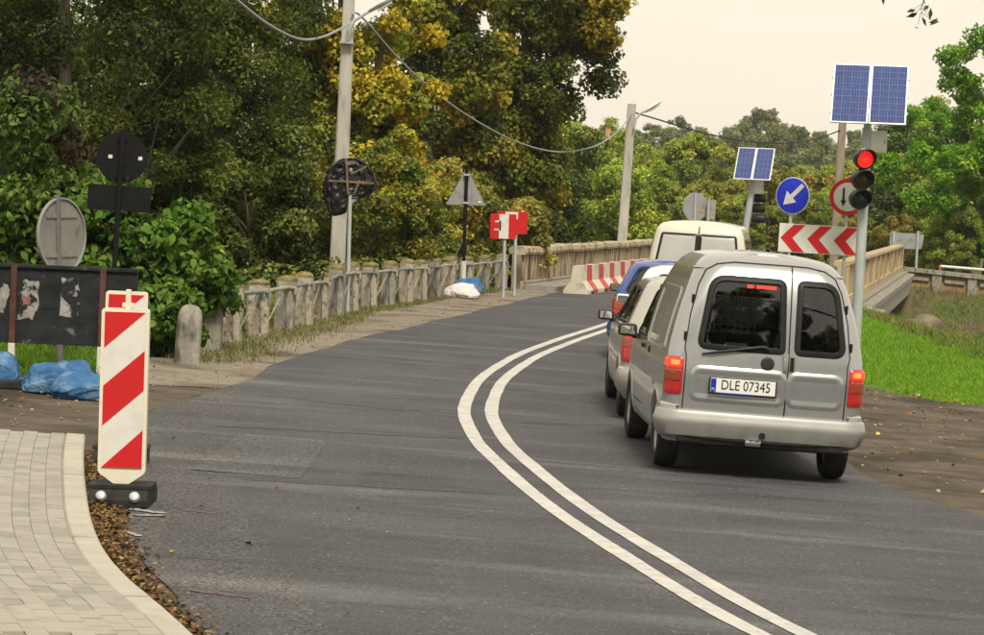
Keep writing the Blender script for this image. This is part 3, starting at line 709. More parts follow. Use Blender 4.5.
# ------------------------------------------------------------------ vehicles
def in_poly(x, y, P):
    c = False; j = len(P) - 1
    for i in range(len(P)):
        xi, yi = P[i]; xj, yj = P[j]
        if (yi > y) != (yj > y) and x < (xj - xi) * (y - yi) / (yj - yi) + xi: c = not c
        j = i
    return c
class Hull:
    """a vehicle body: plan outlines stacked over z. Car space: rear bumper at y 0, front towards +y, x to the right"""
    def __init__(s, lv, bow=.05, taper=.05, ymid=1.5):
        zs = [l[0] for l in lv]
        s.z0, s.z1 = zs[0], zs[-1]
        s.yr, s.yf, s.w, s.rr, s.rf = (pchip([(l[0], l[k]) for l in lv]) for k in (1, 2, 3, 4, 5))
        s.bow = bow; s.tp = taper; s.ym = ymid
    def clz(s, z): return min(s.z1, max(s.z0, z))
    def tap(s, y): return 1 - s.tp * max(0, (y - s.ym) / 2.7) ** 2
    def rear(s, x, z):
        z = s.clz(z); W, r = s.w(z), s.rr(z); ax = min(abs(x), W - 1e-4)
        y = s.yr(z) + s.bow * (ax / W) ** 2
        if ax > W - r: y += r - math.sqrt(max(0, r * r - (ax - (W - r)) ** 2))
        return Vector((math.copysign(ax, x), y, z))
    def front(s, x, z):
        z = s.clz(z); yf, r = s.yf(z), s.rf(z); W = s.w(z) * s.tap(yf); ax = min(abs(x), W - 1e-4); r = min(r, W * .9)
        y = yf - .10 * (ax / W) ** 2
        if ax > W - r: y -= r - math.sqrt(max(0, r * r - (ax - (W - r)) ** 2))
        return Vector((math.copysign(ax, x), y, z))
    def side(s, sg, y, z):
        z = s.clz(z); W, r, rf = s.w(z), s.rr(z), min(s.rf(z), s.w(z) * .9)
        yr = s.yr(z) + s.bow; yf = s.yf(z) - .10; hw = W * s.tap(min(y, yf))
        dd = y - yr
        if dd < r: hw -= r - math.sqrt(max(0, r * r - (r - max(0, dd)) ** 2))
        df = yf - y
        if df < rf: hw -= rf - math.sqrt(max(0, rf * rf - (rf - max(0, df)) ** 2))
        return Vector((sg * max(hw, .02), min(max(y, yr), yf), z))
    def mp(s, where):
        if where == 'rear': f = s.rear; ref = Vector((0, -1, 0))
        elif where == 'front': f = s.front; ref = Vector((0, 1, 0))
        else:
            sg = -1 if where == 'left' else 1; f = lambda a, b: s.side(sg, a, b); ref = Vector((sg, 0, 0))
        def g(a, b, off=0.0):
            p = f(a, b)
            if off == 0: return p
            e = .02; t1 = f(a + e, b) - f(a - e, b); t2 = f(a, b + e) - f(a, b - e); n = t1.cross(t2)
            n = n.normalized() if n.length > 1e-9 else ref
            if n.dot(ref) < 0 and abs(n.dot(ref)) > .05: n = -n
            return p + n * off
        return g
    def mesh(s, name, mat, parent, cuts=(), arches=(), dz=.03, nr=14, na=7, ns=80, nfr=12, crown=.03):
        zs = list(np.linspace(s.z0, s.z1, int((s.z1 - s.z0) / dz) + 1))
        rings = []; half = nr + na + ns + na + nfr
        for z in zs:
            P = []; W, r, rf = s.w(z), s.rr(z), min(s.rf(z), s.w(z) * .9)
            for i in range(nr): P.append(s.rear((W - r) * i / nr, z))
            for i in range(na): a = math.pi / 2 * i / na; P.append(s.rear(W - r + r * math.sin(a) * .9999, z))
            y0 = s.yr(z) + s.bow + r; y1 = s.yf(z) - .10 - rf
            for i in range(ns): P.append(s.side(1, y0 + (y1 - y0) * i / ns, z))
            Wf = s.w(z) * s.tap(s.yf(z))
            for i in range(na): a = math.pi / 2 * (1 - i / na); P.append(s.front(Wf - rf + rf * math.sin(a) * .9999, z))
            for i in range(nfr + 1): P.append(s.front((Wf - rf) * (1 - i / nfr), z))
            rings.append(P)
        n = half + 1; V = []; Fs = []
        for P in rings: V += P
        base = len(V)
        for P in rings: V += [Vector((-p.x, p.y, p.z)) for p in P]
        for k in range(len(zs) - 1):
            for i in range(n - 1):
                q = [rings[k][i], rings[k][i + 1], rings[k + 1][i + 1], rings[k + 1][i]]
                c = sum(q, Vector()) / 4
                reg = 'rear' if i < nr + na else ('front' if i >= nr + na + ns else 'side')
                for sg in (1, -1):
                    drop = False
                    for (wh, P) in cuts:
                        if wh == 'rear' and reg == 'rear' and in_poly(sg * c.x, c.z, P): drop = True
                        if wh == 'front' and reg == 'front' and in_poly(sg * c.x, c.z, P): drop = True
                        if wh in ('left', 'right') and c.x > .3 and c.y > .12 and (wh == 'right') == (sg > 0) and reg != 'front' and in_poly(c.y, c.z, P): drop = True
                    for (ay, az, ar) in arches:
                        if reg == 'side' and (c.y - ay) ** 2 + (c.z - az) ** 2 < ar * ar: drop = True
                    if drop: continue
                    b = 0 if sg > 0 else base
                    f = [b + k * n + i, b + k * n + i + 1, b + (k + 1) * n + i + 1, b + (k + 1) * n + i]
                    Fs.append(tuple(f if sg > 0 else f[::-1]))
        # roof skin across the top ring
        top = rings[-1]; m = 8; rb = len(V)
        for p in top:
            for j in range(m + 1):
                x = p.x * (1 - 2 * j / m); V.append(Vector((x, p.y, p.z + crown * (1 - (x / max(p.x, 1e-6)) ** 2) * min(1, p.x / .3) if p.x > 1e-5 else p.z)))
        for i in range(n - 1):
            for j in range(m):
                Fs.append((rb + i * (m + 1) + j, rb + (i + 1) * (m + 1) + j, rb + (i + 1) * (m + 1) + j + 1, rb + i * (m + 1) + j + 1))
        o = link(name, mesh_of(name, V, Fs, mat), parent)
        me = o.data; bm = bmesh.new(); bm.from_mesh(me)
        bmesh.ops.remove_doubles(bm, verts=bm.verts[:], dist=.0008)
        bad = [f for f in bm.faces if f.calc_area() < 1e-8]; bmesh.ops.delete(bm, geom=bad, context='FACES')
        bmesh.ops.recalc_face_normals(bm, faces=bm.faces[:]); bm.to_mesh(me); bm.free()
        autosmooth(me, 50)
        return o
def dense(P, step=.03):
    out = []
    for i in range(len(P)):
        a, b = Vector(P[i]), Vector(P[(i + 1) % len(P)]); k = max(1, int((b - a).length / step))
        for j in range(k): q = a.lerp(b, j / k); out.append((q.x, q.y))
    return out
def panel(g, poly, off0, off1, mat, name, parent, bev=.006, rings=5, smooth=True):
    poly = dense(poly); cx = sum(p[0] for p in poly) / len(poly); cy = sum(p[1] for p in poly) / len(poly); n = len(poly)
    loops = [[g(p[0], p[1], off0) for p in poly], [g(p[0], p[1], off1 - bev * .6) for p in poly], [g(p[0], p[1], off1) for p in inset(poly, bev)]]
    P2 = inset(poly, bev)
    for k in range(1, rings):
        t = 1 - k / rings; loops.append([g(cx + (p[0] - cx) * t, cy + (p[1] - cy) * t, off1) for p in P2])
    V = [v for l in loops for v in l]; V.append(g(cx, cy, off1)); Fs = []
    for k in range(len(loops) - 1):
        for i in range(n): j = (i + 1) % n; Fs.append((k * n + i, k * n + j, (k + 1) * n + j, (k + 1) * n + i))
    b = (len(loops) - 1) * n
    for i in range(n): Fs.append((b + i, b + (i + 1) % n, len(V) - 1))
    o = link(name, mesh_of(name, V, Fs, mat), parent)
    if smooth: autosmooth(o.data, 35)
    return o
def frame(g, poly, d, off, mat, name, parent, off_in=-.02, off_out=-.003):
    """a band of width d inside an outline"""
    A = dense(poly); B = inset(A, d); n = len(A); C_ = inset(A, d * .25); D_ = inset(A, d * .8)
    loops = [[g(*p, off_out) for p in A], [g(*p, off) for p in C_], [g(*p, off) for p in D_], [g(*p, off_in) for p in B]]
    V = [v for l in loops for v in l]; Fs = []
    for k in range(3):
        for i in range(n): j = (i + 1) % n; Fs.append((k * n + i, k * n + j, (k + 1) * n + j, (k + 1) * n + i))
    o = link(name, mesh_of(name, V, Fs, mat), parent); autosmooth(o.data, 50); return o
def seam(g, pts, mat, name, parent, wd=.004, off=.0025):
    P = []
    for a, b in zip(pts[:-1], pts[1:]):
        a, b = Vector(a), Vector(b); k = max(1, int((b - a).length / .04))
        P += [a.lerp(b, j / k) for j in range(k)]
    P.append(Vector(pts[-1])); V = []; Fs = []
    for i, p in enumerate(P):
        d = (P[min(i + 1, len(P) - 1)] - P[max(i - 1, 0)]).normalized(); nn = Vector((-d.y, d.x))
        for s in (-1, 1): q = p + nn * wd * s; V.append(g(q.x, q.y, off))
    for i in range(len(P) - 1): Fs.append((2 * i, 2 * i + 1, 2 * i + 3, 2 * i + 2))
    return link(name, mesh_of(name, V, Fs, mat), parent)
def band(g, a0, a1, prof, mat, name, parent, n=60):
    """section (z, off) swept along a surface from a0 to a1"""
    V = []; Fs = []; m = len(prof)
    for k in range(n + 1):
        a = a0 + (a1 - a0) * k / n
        for (z, off) in prof: V.append(g(a, z, off))
    for k in range(n):
        for i in range(m - 1): Fs.append((k * m + i, k * m + i + 1, (k + 1) * m + i + 1, (k + 1) * m + i))
    Fs += [tuple(range(m)), tuple(n * m + i for i in range(m - 1, -1, -1))]
    o = link(name, mesh_of(name, V, Fs, mat), parent); autosmooth(o.data, 40); return o
def wheel(parent, x, y, r, wd, sg, spokes=7):
    """tyre, rim and spokes; outer side towards sg"""
    rt = empty('wheel', (x, y, r), 0, parent)
    MX = Matrix.Rotation(math.pi / 2 * sg, 3, 'Y')
    h = wd / 2; ri = r * .64
    MB().lathe([(ri, -h * .8), (r * .86, -h), (r * .96, -h * .85), (r, -h * .5), (r * 1.0, h * .5), (r * .96, h * .85), (r * .86, h), (ri, h * .8)], 36, MX, close=True).build('tyre', M['tyre'], rt, 30)
    rm = MB().lathe([(ri, -h * .6), (ri, h * .78), (ri * .93, h * .8), (ri * .9, h * .45), (ri * .3, h * .3), (.06, h * .55), (.05, h * .62), (0, h * .62)], 32, MX)
    for k in range(spokes):
        a = 2 * math.pi * k / spokes
        rot = Matrix.Rotation(a, 3, 'Z'); c = rot @ Vector((ri * .55, 0, h * .52))
        rm.box(MX @ c, (ri * .75, .05, .03), MX @ rot, bev=.008)
    rm.build('rim', M['rim'], rt, 35)
    return rt
def arch_lip(g, ay, az, ar, parent, mat, a0=-12, a1=192, wd=.025):
    V = []; Fs = []; n = 36
    for k in range(n + 1):
        a = R(a0 + (a1 - a0) * k / n); c, s_ = math.cos(a), math.sin(a)
        for (rr_, off) in ((ar + wd, -.002), (ar + wd * .6, .008), (ar - .005, .008), (ar - .03, -.03), (ar - .03, -.16)):
            V.append(g(ay + c * rr_, az + s_ * rr_, off))
    for k in range(n):
        for i in range(4): Fs.append((k * 5 + i, k * 5 + i + 1, (k + 1) * 5 + i + 1, (k + 1) * 5 + i))
    o = link('wheel_arch', mesh_of('wheel_arch', V, Fs, mat), parent); autosmooth(o.data, 40); return o
def underbody(parent, L, W, z0, z1, wheels, r):
    mb = MB().box((0, L / 2, (z0 + z1) / 2), (W * 1.25, L * .92, z1 - z0), bev=.03)
    for y in wheels: mb.box((0, y, r), (W * 1.5, .12, .12)); mb.box((0, y, r + .22), (W * 1.6, r * 2.1, .1))
    return mb.build('underbody', M['under'], parent)
def mirror(g, y, z, sg, mat, parent, wd=.17, ht=.115):
    p = g(y, z, 0)
    mr = MB(); c = p + Vector((sg * (wd / 2 + .03), -.02, .02))
    bm = MB().box((0, 0, 0), (wd, .11, ht), bev=.035)
    mr.add([Vector(v) + c for v in bm.V], bm.F); mr.box(p + Vector((sg * .02, .0, -.03)), (.1, .07, .05), bev=.012)
    o = mr.build('wing_mirror', mat, parent, 40)
    MB().box(c + Vector((0, -.0575, 0)), (wd - .04, .006, ht - .04), bev=.002).build('mirror_glass', M['mirrorglass'], o)
    return o
def seats(parent, ys, z=.45, W=.33, hr=True):
    for y in ys:
        for sx in (-1, 1):
            s_ = MB().box((sx * W, y, z), (.48, .5, .16), bev=.05).box((sx * W, y - .22, z + .33), (.46, .13, .58), Matrix.Rotation(-.2, 3, 'X'), bev=.05)
            if hr: s_.box((sx * W, y - .3, z + .76), (.25, .09, .17), bev=.035)
            s_.build('front_seat' if y > 1.6 else 'rear_seat', M['interior'], parent, 40)
def car_root(name, X, Y, head, label, cat='car'):
    """head: degrees to the right of straight ahead"""
    dx = .3
    slope = (G(X + dx, Y + 1) - G(X - dx, Y + 1)) / (2 * dx)
    e = empty(name, (X, Y, G(X, Y) + .014), R(-head), None, 0, -math.atan(slope)); tag(e, label, cat); return e

# ---- silver panel van, the nearest
van = car_root('panel_van', 2.20, 22.1, -2.2, 'silver panel van with lit brake lights and split rear doors, last in queue', 'van')
H = Hull([(.26, .10, 4.02, 0.7544, .13, .5), (.34, .05, 4.12, 0.7879, .13, .5), (.5, .03, 4.2, 0.8070, .13, .5), (.7, .012, 4.17, 0.8094, .12, .45), (.84, 0, 4.05, 0.8079, .12, .4),
          (.9, .002, 3.82, 0.8051, .12, .35), (.98, .012, 3.42, 0.7984, .12, .3), (1.02, .02, 3.26, 0.7926, .12, .28), (1.25, .065, 2.9, 0.7449, .12, .25), (1.5, .125, 2.45, 0.6733, .15, .22),
          (1.62, .165, 2.25, .632, .18, .2), (1.69, .20, 2.13, .598, .2, .2), (1.74, .245, 2.03, .558, .21, .2), (1.775, .305, 1.95, .51, .22, .2), (1.80, .39, 1.85, .44, .22, .2), (1.812, .49, 1.75, .36, .22, .2)], bow=.05)
g = H.mp('rear'); gl = H.mp('left'); gr = H.mp('right'); gf = H.mp('front')
wl_ = rounded([(-.575, 1.03), (.135, 1.03), (.118, 1.625), (-.485, 1.625)], [.09, .05, .07, .13], 6)
wr_ = rounded([(.215, 1.03), (.638, 1.03), (.55, 1.625), (.222, 1.625)], [.06, .11, .13, .06], 6)
dl = rounded([(2.02, 1.0), (2.95, 1.0), (2.62, 1.37), (2.42, 1.45), (2.08, 1.47)], .06)
fw = rounded([(-.72, 1.05), (.72, 1.05), (.62, 1.45), (-.62, 1.45)], .08)
shr = lambda P: inset(P, .018)
body = H.mesh('body', M['silver'], van, cuts=[('rear', shr(wl_)), ('rear', shr(wr_)), ('left', shr(dl)), ('right', shr(dl)), ('front', shr(fw))], arches=[(.72, .30, .335), (3.32, .30, .335)], dz=.022, nr=40, ns=110, crown=.02)
for P, nm, lab in ((wl_, 'rear_window', 'wide rear window'), (wr_, 'rear_window', 'narrow rear window')):
    o = panel(g, P, -.03, -.008, M['glass'], nm, van, rings=6); o['label'] = lab
    frame(g, inset(P, -.012), .062, .008, M['seal'], 'window_seal', o)
for gg in (gl, gr):
    o = panel(gg, dl, -.03, -.008, M['glass'], 'side_window', van); frame(gg, inset(dl, -.01), .04, .005, M['seal'], 'window_seal', o)
o = panel(gf, fw, -.03, -.008, M['glass'], 'windscreen', van); frame(gf, inset(fw, -.01), .04, .005, M['seal'], 'window_seal', o)
# rear doors: seams, hinges, pressed recess, handle, wiper
door = empty('rear_door', (0, 0, 0), 0, van); door['label'] = 'wide left rear door'
door2 = empty('rear_door', (0, 0, 0), 0, van); door2['label'] = 'narrow right rear door'
seam(g, [(.168, .5), (.168, 1.735)], M['seal'], 'door_seam', door, .0055)
seam(g, [(-.655, .5), (-.655, .96), (-.67, 1.03), (-.64, 1.3), (-.585, 1.54), (-.53, 1.66), (-.44, 1.715), (-.3, 1.738), (.168, 1.74)], M['seal'], 'door_seam', door, .0045)
seam(g, [(.655, .5), (.655, .96), (.67, 1.03), (.64, 1.3), (.585, 1.54), (.53, 1.66), (.44, 1.715), (.3, 1.738), (.168, 1.74)], M['seal'], 'door_seam', door2, .0045)
seam(g, [(-.655, .5), (.168, .5)], M['seal'], 'door_seam', door, .006); seam(g, [(.168, .5), (.655, .5)], M['seal'], 'door_seam', door2, .006)
def pressed(poly, par):           # a sunk field with a soft rolled edge
    A = dense(poly, .025); n = len(A)
    loops = [[g(*p, .0015) for p in inset(A, -.035)], [g(*p, .011) for p in inset(A, -.012)], [g(*p, .013) for p in A], [g(*p, .004) for p in inset(A, .02)], [g(*p, .0022) for p in inset(A, .034)]]
    V = [v for l in loops for v in l]; Fs = []
    for k in range(4):
        for i in range(n): j = (i + 1) % n; Fs.append((k * n + i, k * n + j, (k + 1) * n + j, (k + 1) * n + i))
    o = link('pressed_edge', mesh_of('pressed_edge', V, Fs, M['silver']), par); autosmooth(o.data, 60)
pressed(rounded([(-.58, .635), (.135, .635), (.135, .86), (-.58, .86)], .05), door)
pressed(rounded([(.20, .635), (.6, .635), (.6, .86), (.20, .86)], .05), door2)
def swage(z, a0, a1, gg, par, nm='swage_line', h=.012):
    return band(gg, a0, a1, [(z - .02, -.001), (z - .006, h * .6), (z, h), (z + .006, h * .6), (z + .022, -.001)], M['silver'], nm, par, 50)
for sx, par in ((-1, door), (1, door2)):
    for z, xh in ((1.12, .672), (1.42, .622)):
        MB().box(g(sx * xh, z, .008) , (.022, .03, .07), bev=.006).build('hinge', M['seal'], par)
hp = g(.145, .955, .004); hd = MB().box(hp, (.045, .02, .165), bev=.012).box(hp + Vector((-.0, -.012, -.01)), (.03, .016, .1), bev=.008).build('door_handle', M['silver'], door, 40)
hp2 = g(.197, .955, .004); MB().box(hp2, (.05, .02, .14), bev=.014).build('door_handle', M['silver'], door2, 40)
MB().box(hp2 + Vector((.0, -.012, .0)), (.032, .004, .11), bev=.0015).build('handle_recess', M['seal'], door2)
ring = [(0.056 * math.cos(2 * math.pi * k / 28), .945 + .056 * math.sin(2 * math.pi * k / 28)) for k in range(28)]
panel(g, ring, -.004, .008, M['plasticblk'], 'badge_cap', door, .008)
wp = MB(); a = g(-.045, 1.075, .03); b = g(-.48, .995, .032)
wp.tube([g(-.0, 1.06, -.005), g(-.0, 1.06, .032), a], .011, 8); wp.tube([a, b], [.011, .007], 8); wp.tube([g(-.12, 1.055, .018), g(-.53, .985, .018)], .008, 6)
wp.build('rear_wiper', M['plasticblk'], door, True)
# number plate
pc = g(-.185, .748, .022); plt = MB().box(pc, (.525, .012, .115), Matrix.Rotation(.02, 3, 'X'), bev=.004).build('number_plate', M['plate'], van)
MB().box(pc + Vector((0, .006, -.005)), (.55, .012, .135), bev=.004).build('plate_holder', M['plasticblk'], plt)
MB().box(pc + Vector((-.239, -.0075, .0)), (.042, .002, .108)).build('euro_band', M['euro'], plt)
text_mesh('PL', .028, M['plate'], plt, pc + Vector((-.239, -.0095, -.032)), (math.pi / 2, 0, 0), 'country_letters', 1.0)
text_mesh('DLE 07345', .112, M['plate_ink'], plt, pc + Vector((.022, -.0075, .004)), (math.pi / 2, 0, 0), 'plate_number', .80)
MB().box(pc + Vector((-.05, -.004, -.0625)), (.27, .004, .012)).build('dealer_strip', M['euro'], plt)
# brake lamps: lit top chamber, amber and red below
for sx in (-1, 1):
    lm = panel(g, rounded([(sx * .672, .645), (sx * .806, .645), (sx * .806, .95), (sx * .672, .95)][::sx], .03), -.01, .012, M['lamp_red'], 'tail_lamp', van, .01)
    lm['label'] = 'lit left brake lamp' if sx < 0 else 'lit right brake lamp'
    panel(g, rounded([(sx * .684, .862), (sx * .803, .862), (sx * .803, .938), (sx * .684, .938)][::sx], .02), .004, .017, M['lamp_lit'], 'lit_chamber', lm, .006)
    panel(g, rounded([(sx * .684, .75), (sx * .803, .75), (sx * .803, .85), (sx * .684, .85)][::sx], .02), .004, .016, M['lamp_amber'], 'amber_chamber', lm, .006)
    panel(g, rounded([(sx * .70, .88), (sx * .765, .88), (sx * .765, .922), (sx * .70, .922)][::sx], .018), .012, .020, M['lamp_core'], 'bulb_glow', lm, .006)
hb = empty('high_brake_lamp', g(-.075, 1.578, -.07), 0, van)
MB().box((0, 0, 0), (.27, .03, .05), bev=.008).build('housing', M['plasticblk'], hb)
MB().box((-.088, -.018, 0), (.055, .008, .032), bev=.003).build('lens', M['lamp_hi'], hb); MB().box((.042, -.018, 0), (.165, .008, .032), bev=.003).build('lens', M['lamp_hi'], hb)
# bumper, tow hook cover, underside
bp = band(g, -.8068, .8068, [(.29, -.03), (.30, .02), (.34, .055), (.43, .07), (.462, .07), (.476, .06), (.50, .055), (.525, .04), (.535, .0), (.53, -.03)], M['bumper_s'], 'rear_bumper', van, 90)
for gg in (gl, gr): band(gg, .04, .40, [(.29, -.03), (.30, .012), (.34, .03), (.43, .036), (.48, .034), (.56, .02), (.575, 0), (.57, -.03)], M['bumper_s'], 'bumper_corner', bp, 20)
MB().lathe([(0, 0), (.027, 0), (.024, .012), (0, .012)], 20, Matrix.Rotation(math.pi / 2, 3, 'X')).build('towing_eye_cover', M['seal'], bp, loc=g(.0, .375, .068))
mt = MB().tube([(-.08, .35, .36), (-.08, .02, .30)], .022, 10); mt.box((-.07, .0, .30), (.13, .05, .055), bev=.012); mt.build('tow_bar_bracket', M['chrome'], van, True)
MB().tube([(-.40, .9, .27), (-.42, .3, .27), (-.44, .12, .255)], .028, 12).build('exhaust_pipe', M['under'], van, True)
MB().tube([(.5, .3, .3), (.6, .12, .29)], .02, 8).build('towing_eye', M['chrome'], van, True)
underbody(van, 4.2, .8475, .24, .36, (.72, 3.32), .295)
MB().box((0, .14, .33), (1.35, .2, .14), bev=.02).build('rear_panel', M['under'], van)
for y in (.72, 3.32):
    for sg in (-1, 1): wheel(van, sg * .70, y, .292, .19, sg)
for gg in (gl, gr):
    for y in (.72, 3.32): arch_lip(gg, y, .30, .335, van, M['silver'])
    seam(gg, [(1.98, .42), (1.98, 1.45), (2.1, 1.5)], M['seal'], 'door_seam', van, .004); seam(gg, [(1.98, .42), (2.95, .42), (3.05, .7), (3.05, 1.0)], M['seal'], 'door_seam', van, .004)
    # pressed field on the load side, rub line, roof gutter
    A = rounded([(.42, .96), (1.85, .96), (1.85, 1.5), (.52, 1.5)], .08); frame(gg, A, .04, .009, M['silver'], 'pressed_edge', van, off_in=.001, off_out=.0005)
    band(gg, 1.02, 3.0, [(.64, -.002), (.65, .01), (.70, .012), (.71, -.002)], M['silver'], 'rub_strip', van, 40)
    band(gg, .25, 2.2, [(1.66, -.004), (1.668, .012), (1.68, .012), (1.686, -.004)], M['silver'], 'roof_gutter', van, 40)
MB().tube([gl(1.62, .915, -.02), gl(1.62, .915, .008)], .028, 14).build('fuel_cap', M['seal'], van)
band(gl, 2.1, 2.22, [(.9, 0), (.905, .02), (.935, .02), (.94, 0)], M['seal'], 'door_handle', van, 8)
mirror(gl, 2.78, 1.0, -1, M['plasticblk'], van); mirror(gr, 2.78, 1.0, 1, M['plasticblk'], van)
# interior
MB().box((0, 1.6, .45), (1.5, 3.0, .04)).box((0, 2.95, .85), (1.35, .4, .22), bev=.05).build('interior_floor', M['interior'], van)
seats(van, (2.25,), .5)
gm = MB()
for k in range(9): gm.box((-.35 + k * .06, 1.88, 1.28), (.008, .008, .38))
for k in range(7): gm.box((-.11, 1.88, 1.1 + k * .06), (.5, .008, .008))
gm.build('cargo_grille', M['galv'], van)

# ---- hatchbacks
def hatch(name, X, Y, head, label, mat, L=4.0, W=.83, Ht=1.43, rake=1.0, lampz=(.62, .95), lampx=(.58, .80), blackmirror=True, rearw=(.66, .50), wheels_r=.295, vert=False):
    e = car_root(name, X, Y, head, label); k = Ht / 1.43; q = rake
    H = Hull([(.20, .14, L - .15, W - .07, .2, .5), (.3, .05, L - .03, W - .02, .2, .5), (.45, .0, L, W - .003, .2, .5), (.62 * k, .0, L - .03, W, .2, .45), (.78 * k, .03, L - .15, W - .004, .2, .4),
              (.88 * k, .06 * q, L - .5, W - .02, .2, .35), (.94 * k, .085 * q, L - .95, W - .04, .19, .3), (1.0 * k, .14 * q, L - 1.1, W - .065, .18, .28), (1.2 * k, .35 * q, L - 1.47, W - .15, .16, .25), (1.32 * k, .49 * q, L - 1.76, W - .205, .15, .22),
              (1.37 * k, .58 * q, L - 1.93, W - .24, .14, .2), (1.40 * k, .68 * q, L - 2.05, W - .29, .14, .2), (1.42 * k, .8 * q, L - 2.2, W - .38, .14, .2)], bow=.06)
    g, gl, gr, gf = (H.mp(s) for s in ('rear', 'left', 'right', 'front'))
    zb, zt = .96 * k, 1.33 * k
    rw = rounded([(-rearw[0], zb), (rearw[0], zb), (rearw[1], zt), (-rearw[1], zt)], .07)
    ya, yb = .45 * q, L - 1.12
    s1 = rounded([(ya + .1, .95 * k), (1.30, .93 * k), (1.30, 1.31 * k), (.62 * q + .15, 1.30 * k)], .05)
    s2 = rounded([(1.38, .93 * k), (2.2, .92 * k), (2.08, 1.31 * k), (1.38, 1.315 * k)], .04)
    s3 = rounded([(2.29, .92 * k), (yb - .1, .92 * k), (L - 1.78, 1.30 * k), (2.16, 1.312 * k)], .04)
    fw = rounded([(-.68, .98 * k), (.68, .98 * k), (.55, 1.33 * k), (-.55, 1.33 * k)], .07)
    wins = [('rear', rw), ('front', fw)] + [(s, P) for s in ('left', 'right') for P in (s1, s2, s3)]
    H.mesh('body', mat, e, cuts=[(a, inset(P, .02)) for a, P in wins], arches=[(.72, .29, .335), (L - .82, .29, .335)], dz=.03, nr=20, ns=90, crown=.02)
    for a, P in wins:
        gg = {'rear': g, 'front': gf, 'left': gl, 'right': gr}[a]
        o = panel(gg, P, -.03, -.008, M['glass'], {'rear': 'rear_window', 'front': 'windscreen'}.get(a, 'side_window'), e)
        frame(gg, inset(P, -.01), .04, .006, M['seal'], 'window_seal', o)
    for sx in (-1, 1):
        x0, x1 = lampx; z0, z1 = lampz
        lm = panel(g, rounded([(sx * x0, z0), (sx * x1, z0), (sx * (x1 - .0), z1), (sx * (x0 + .05), z1)][::sx], .03), -.01, .014, M['lamp_red'], 'tail_lamp', e, .01)
        zm = (z0 + z1) / 2
        panel(g, rounded([(sx * (x0 + .03), zm - .05), (sx * (x1 - .02), zm - .05), (sx * (x1 - .02), zm + .05), (sx * (x0 + .03), zm + .05)][::sx], .02), .004, .018, M['lamp_amber'], 'amber_chamber', lm, .006)
        panel(g, rounded([(sx * (x0 + .04), zm + .06), (sx * (x1 - .02), zm + .06), (sx * (x1 - .02), z1 - .02), (sx * (x0 + .06), z1 - .02)][::sx], .02), .004, .018, M['lamp_red'], 'red_chamber', lm, .006)
    band(g, -(W - .01), W - .01, [(.27, -.02), (.29, .03), (.36, .06), (.47, .06), (.52, .04), (.54, -.01)], mat, 'rear_bumper', e, 50)
    pc = g(0, .72 * k, .012); MB().box(pc, (.52, .012, .11), bev=.004).build('number_plate', M['plate'], e)
    seam(g, [(-.6, .56), (-.6, .9 * k)], M['seal'], 'door_seam', e); seam(g, [(.6, .56), (.6, .9 * k)], M['seal'], 'door_seam', e); seam(g, [(-.6, .56), (.6, .56)], M['seal'], 'door_seam', e)
    for gg in (gl, gr):
        for y in (.72, L - .82): arch_lip(gg, y, .29, .335, e, mat)
        for y in (1.34, 2.24): seam(gg, [(y, .32), (y, .9 * k)], M['seal'], 'door_seam', e)
        seam(gg, [(L - 1.05, .32), (L - 1.12, .88 * k)], M['seal'], 'door_seam', e)
        band(gg, 1.08, L - 1.2, [(.5, -.002), (.51, .012), (.56, .012), (.57, -.002)], mat, 'rub_strip', e, 40)
        for y in (1.5, 2.42): band(gg, y, y + .16, [(.80 * k, 0), (.803 * k, .025), (.825 * k, .025), (.83 * k, 0)], mat, 'door_handle', e, 6)
    mm = M['plasticblk'] if blackmirror else mat
    mirror(gl, L - 1.42, .92 * k, -1, mm, e); mirror(gr, L - 1.42, .92 * k, 1, mm, e)
    underbody(e, L, W, .17, .3, (.72, L - .82), wheels_r)
    for y in (.72, L - .82):
        for sg in (-1, 1): wheel(e, sg * (W - .11), y, wheels_r, .185, sg)
    MB().box((0, L / 2, .38), (W * 1.75, L * .75, .04)).box((0, L - 1.35, .8), (W * 1.6, .35, .2), bev=.05).box((0, .5, .78 * k), (W * 1.5, .5, .03)).build('interior_floor', M['interior'], e)
    seats(e, (.95, 2.0), .42)
    return e
hatch('hatchback_car', 2.12, 27.2, -.2, 'silver-beige hatchback with black door mirror just ahead of the silver panel van', M['silver_b'], L=4.1, W=.835, Ht=1.43, lampz=(.58, .96), lampx=(.69, .833), rake=.9)
hatch('hatchback_car', 2.36, 32.6, 4.2, 'white hatchback with thick slanting rear pillar, between the silver-beige and blue cars', M['white_car'], L=3.95, W=.84, Ht=1.44, rake=1.25, lampz=(.66, .93), lampx=(.62, .835), rearw=(.60, .46), blackmirror=False)
hatch('hatchback_car', 2.44, 38.0, 5.4, 'blue hatchback with red tail lamp and black mirror, in front of the cream van', M['blue_car'], L=3.9, W=.83, Ht=1.40, rake=1.0, lampz=(.62, .86), lampx=(.55, .825))

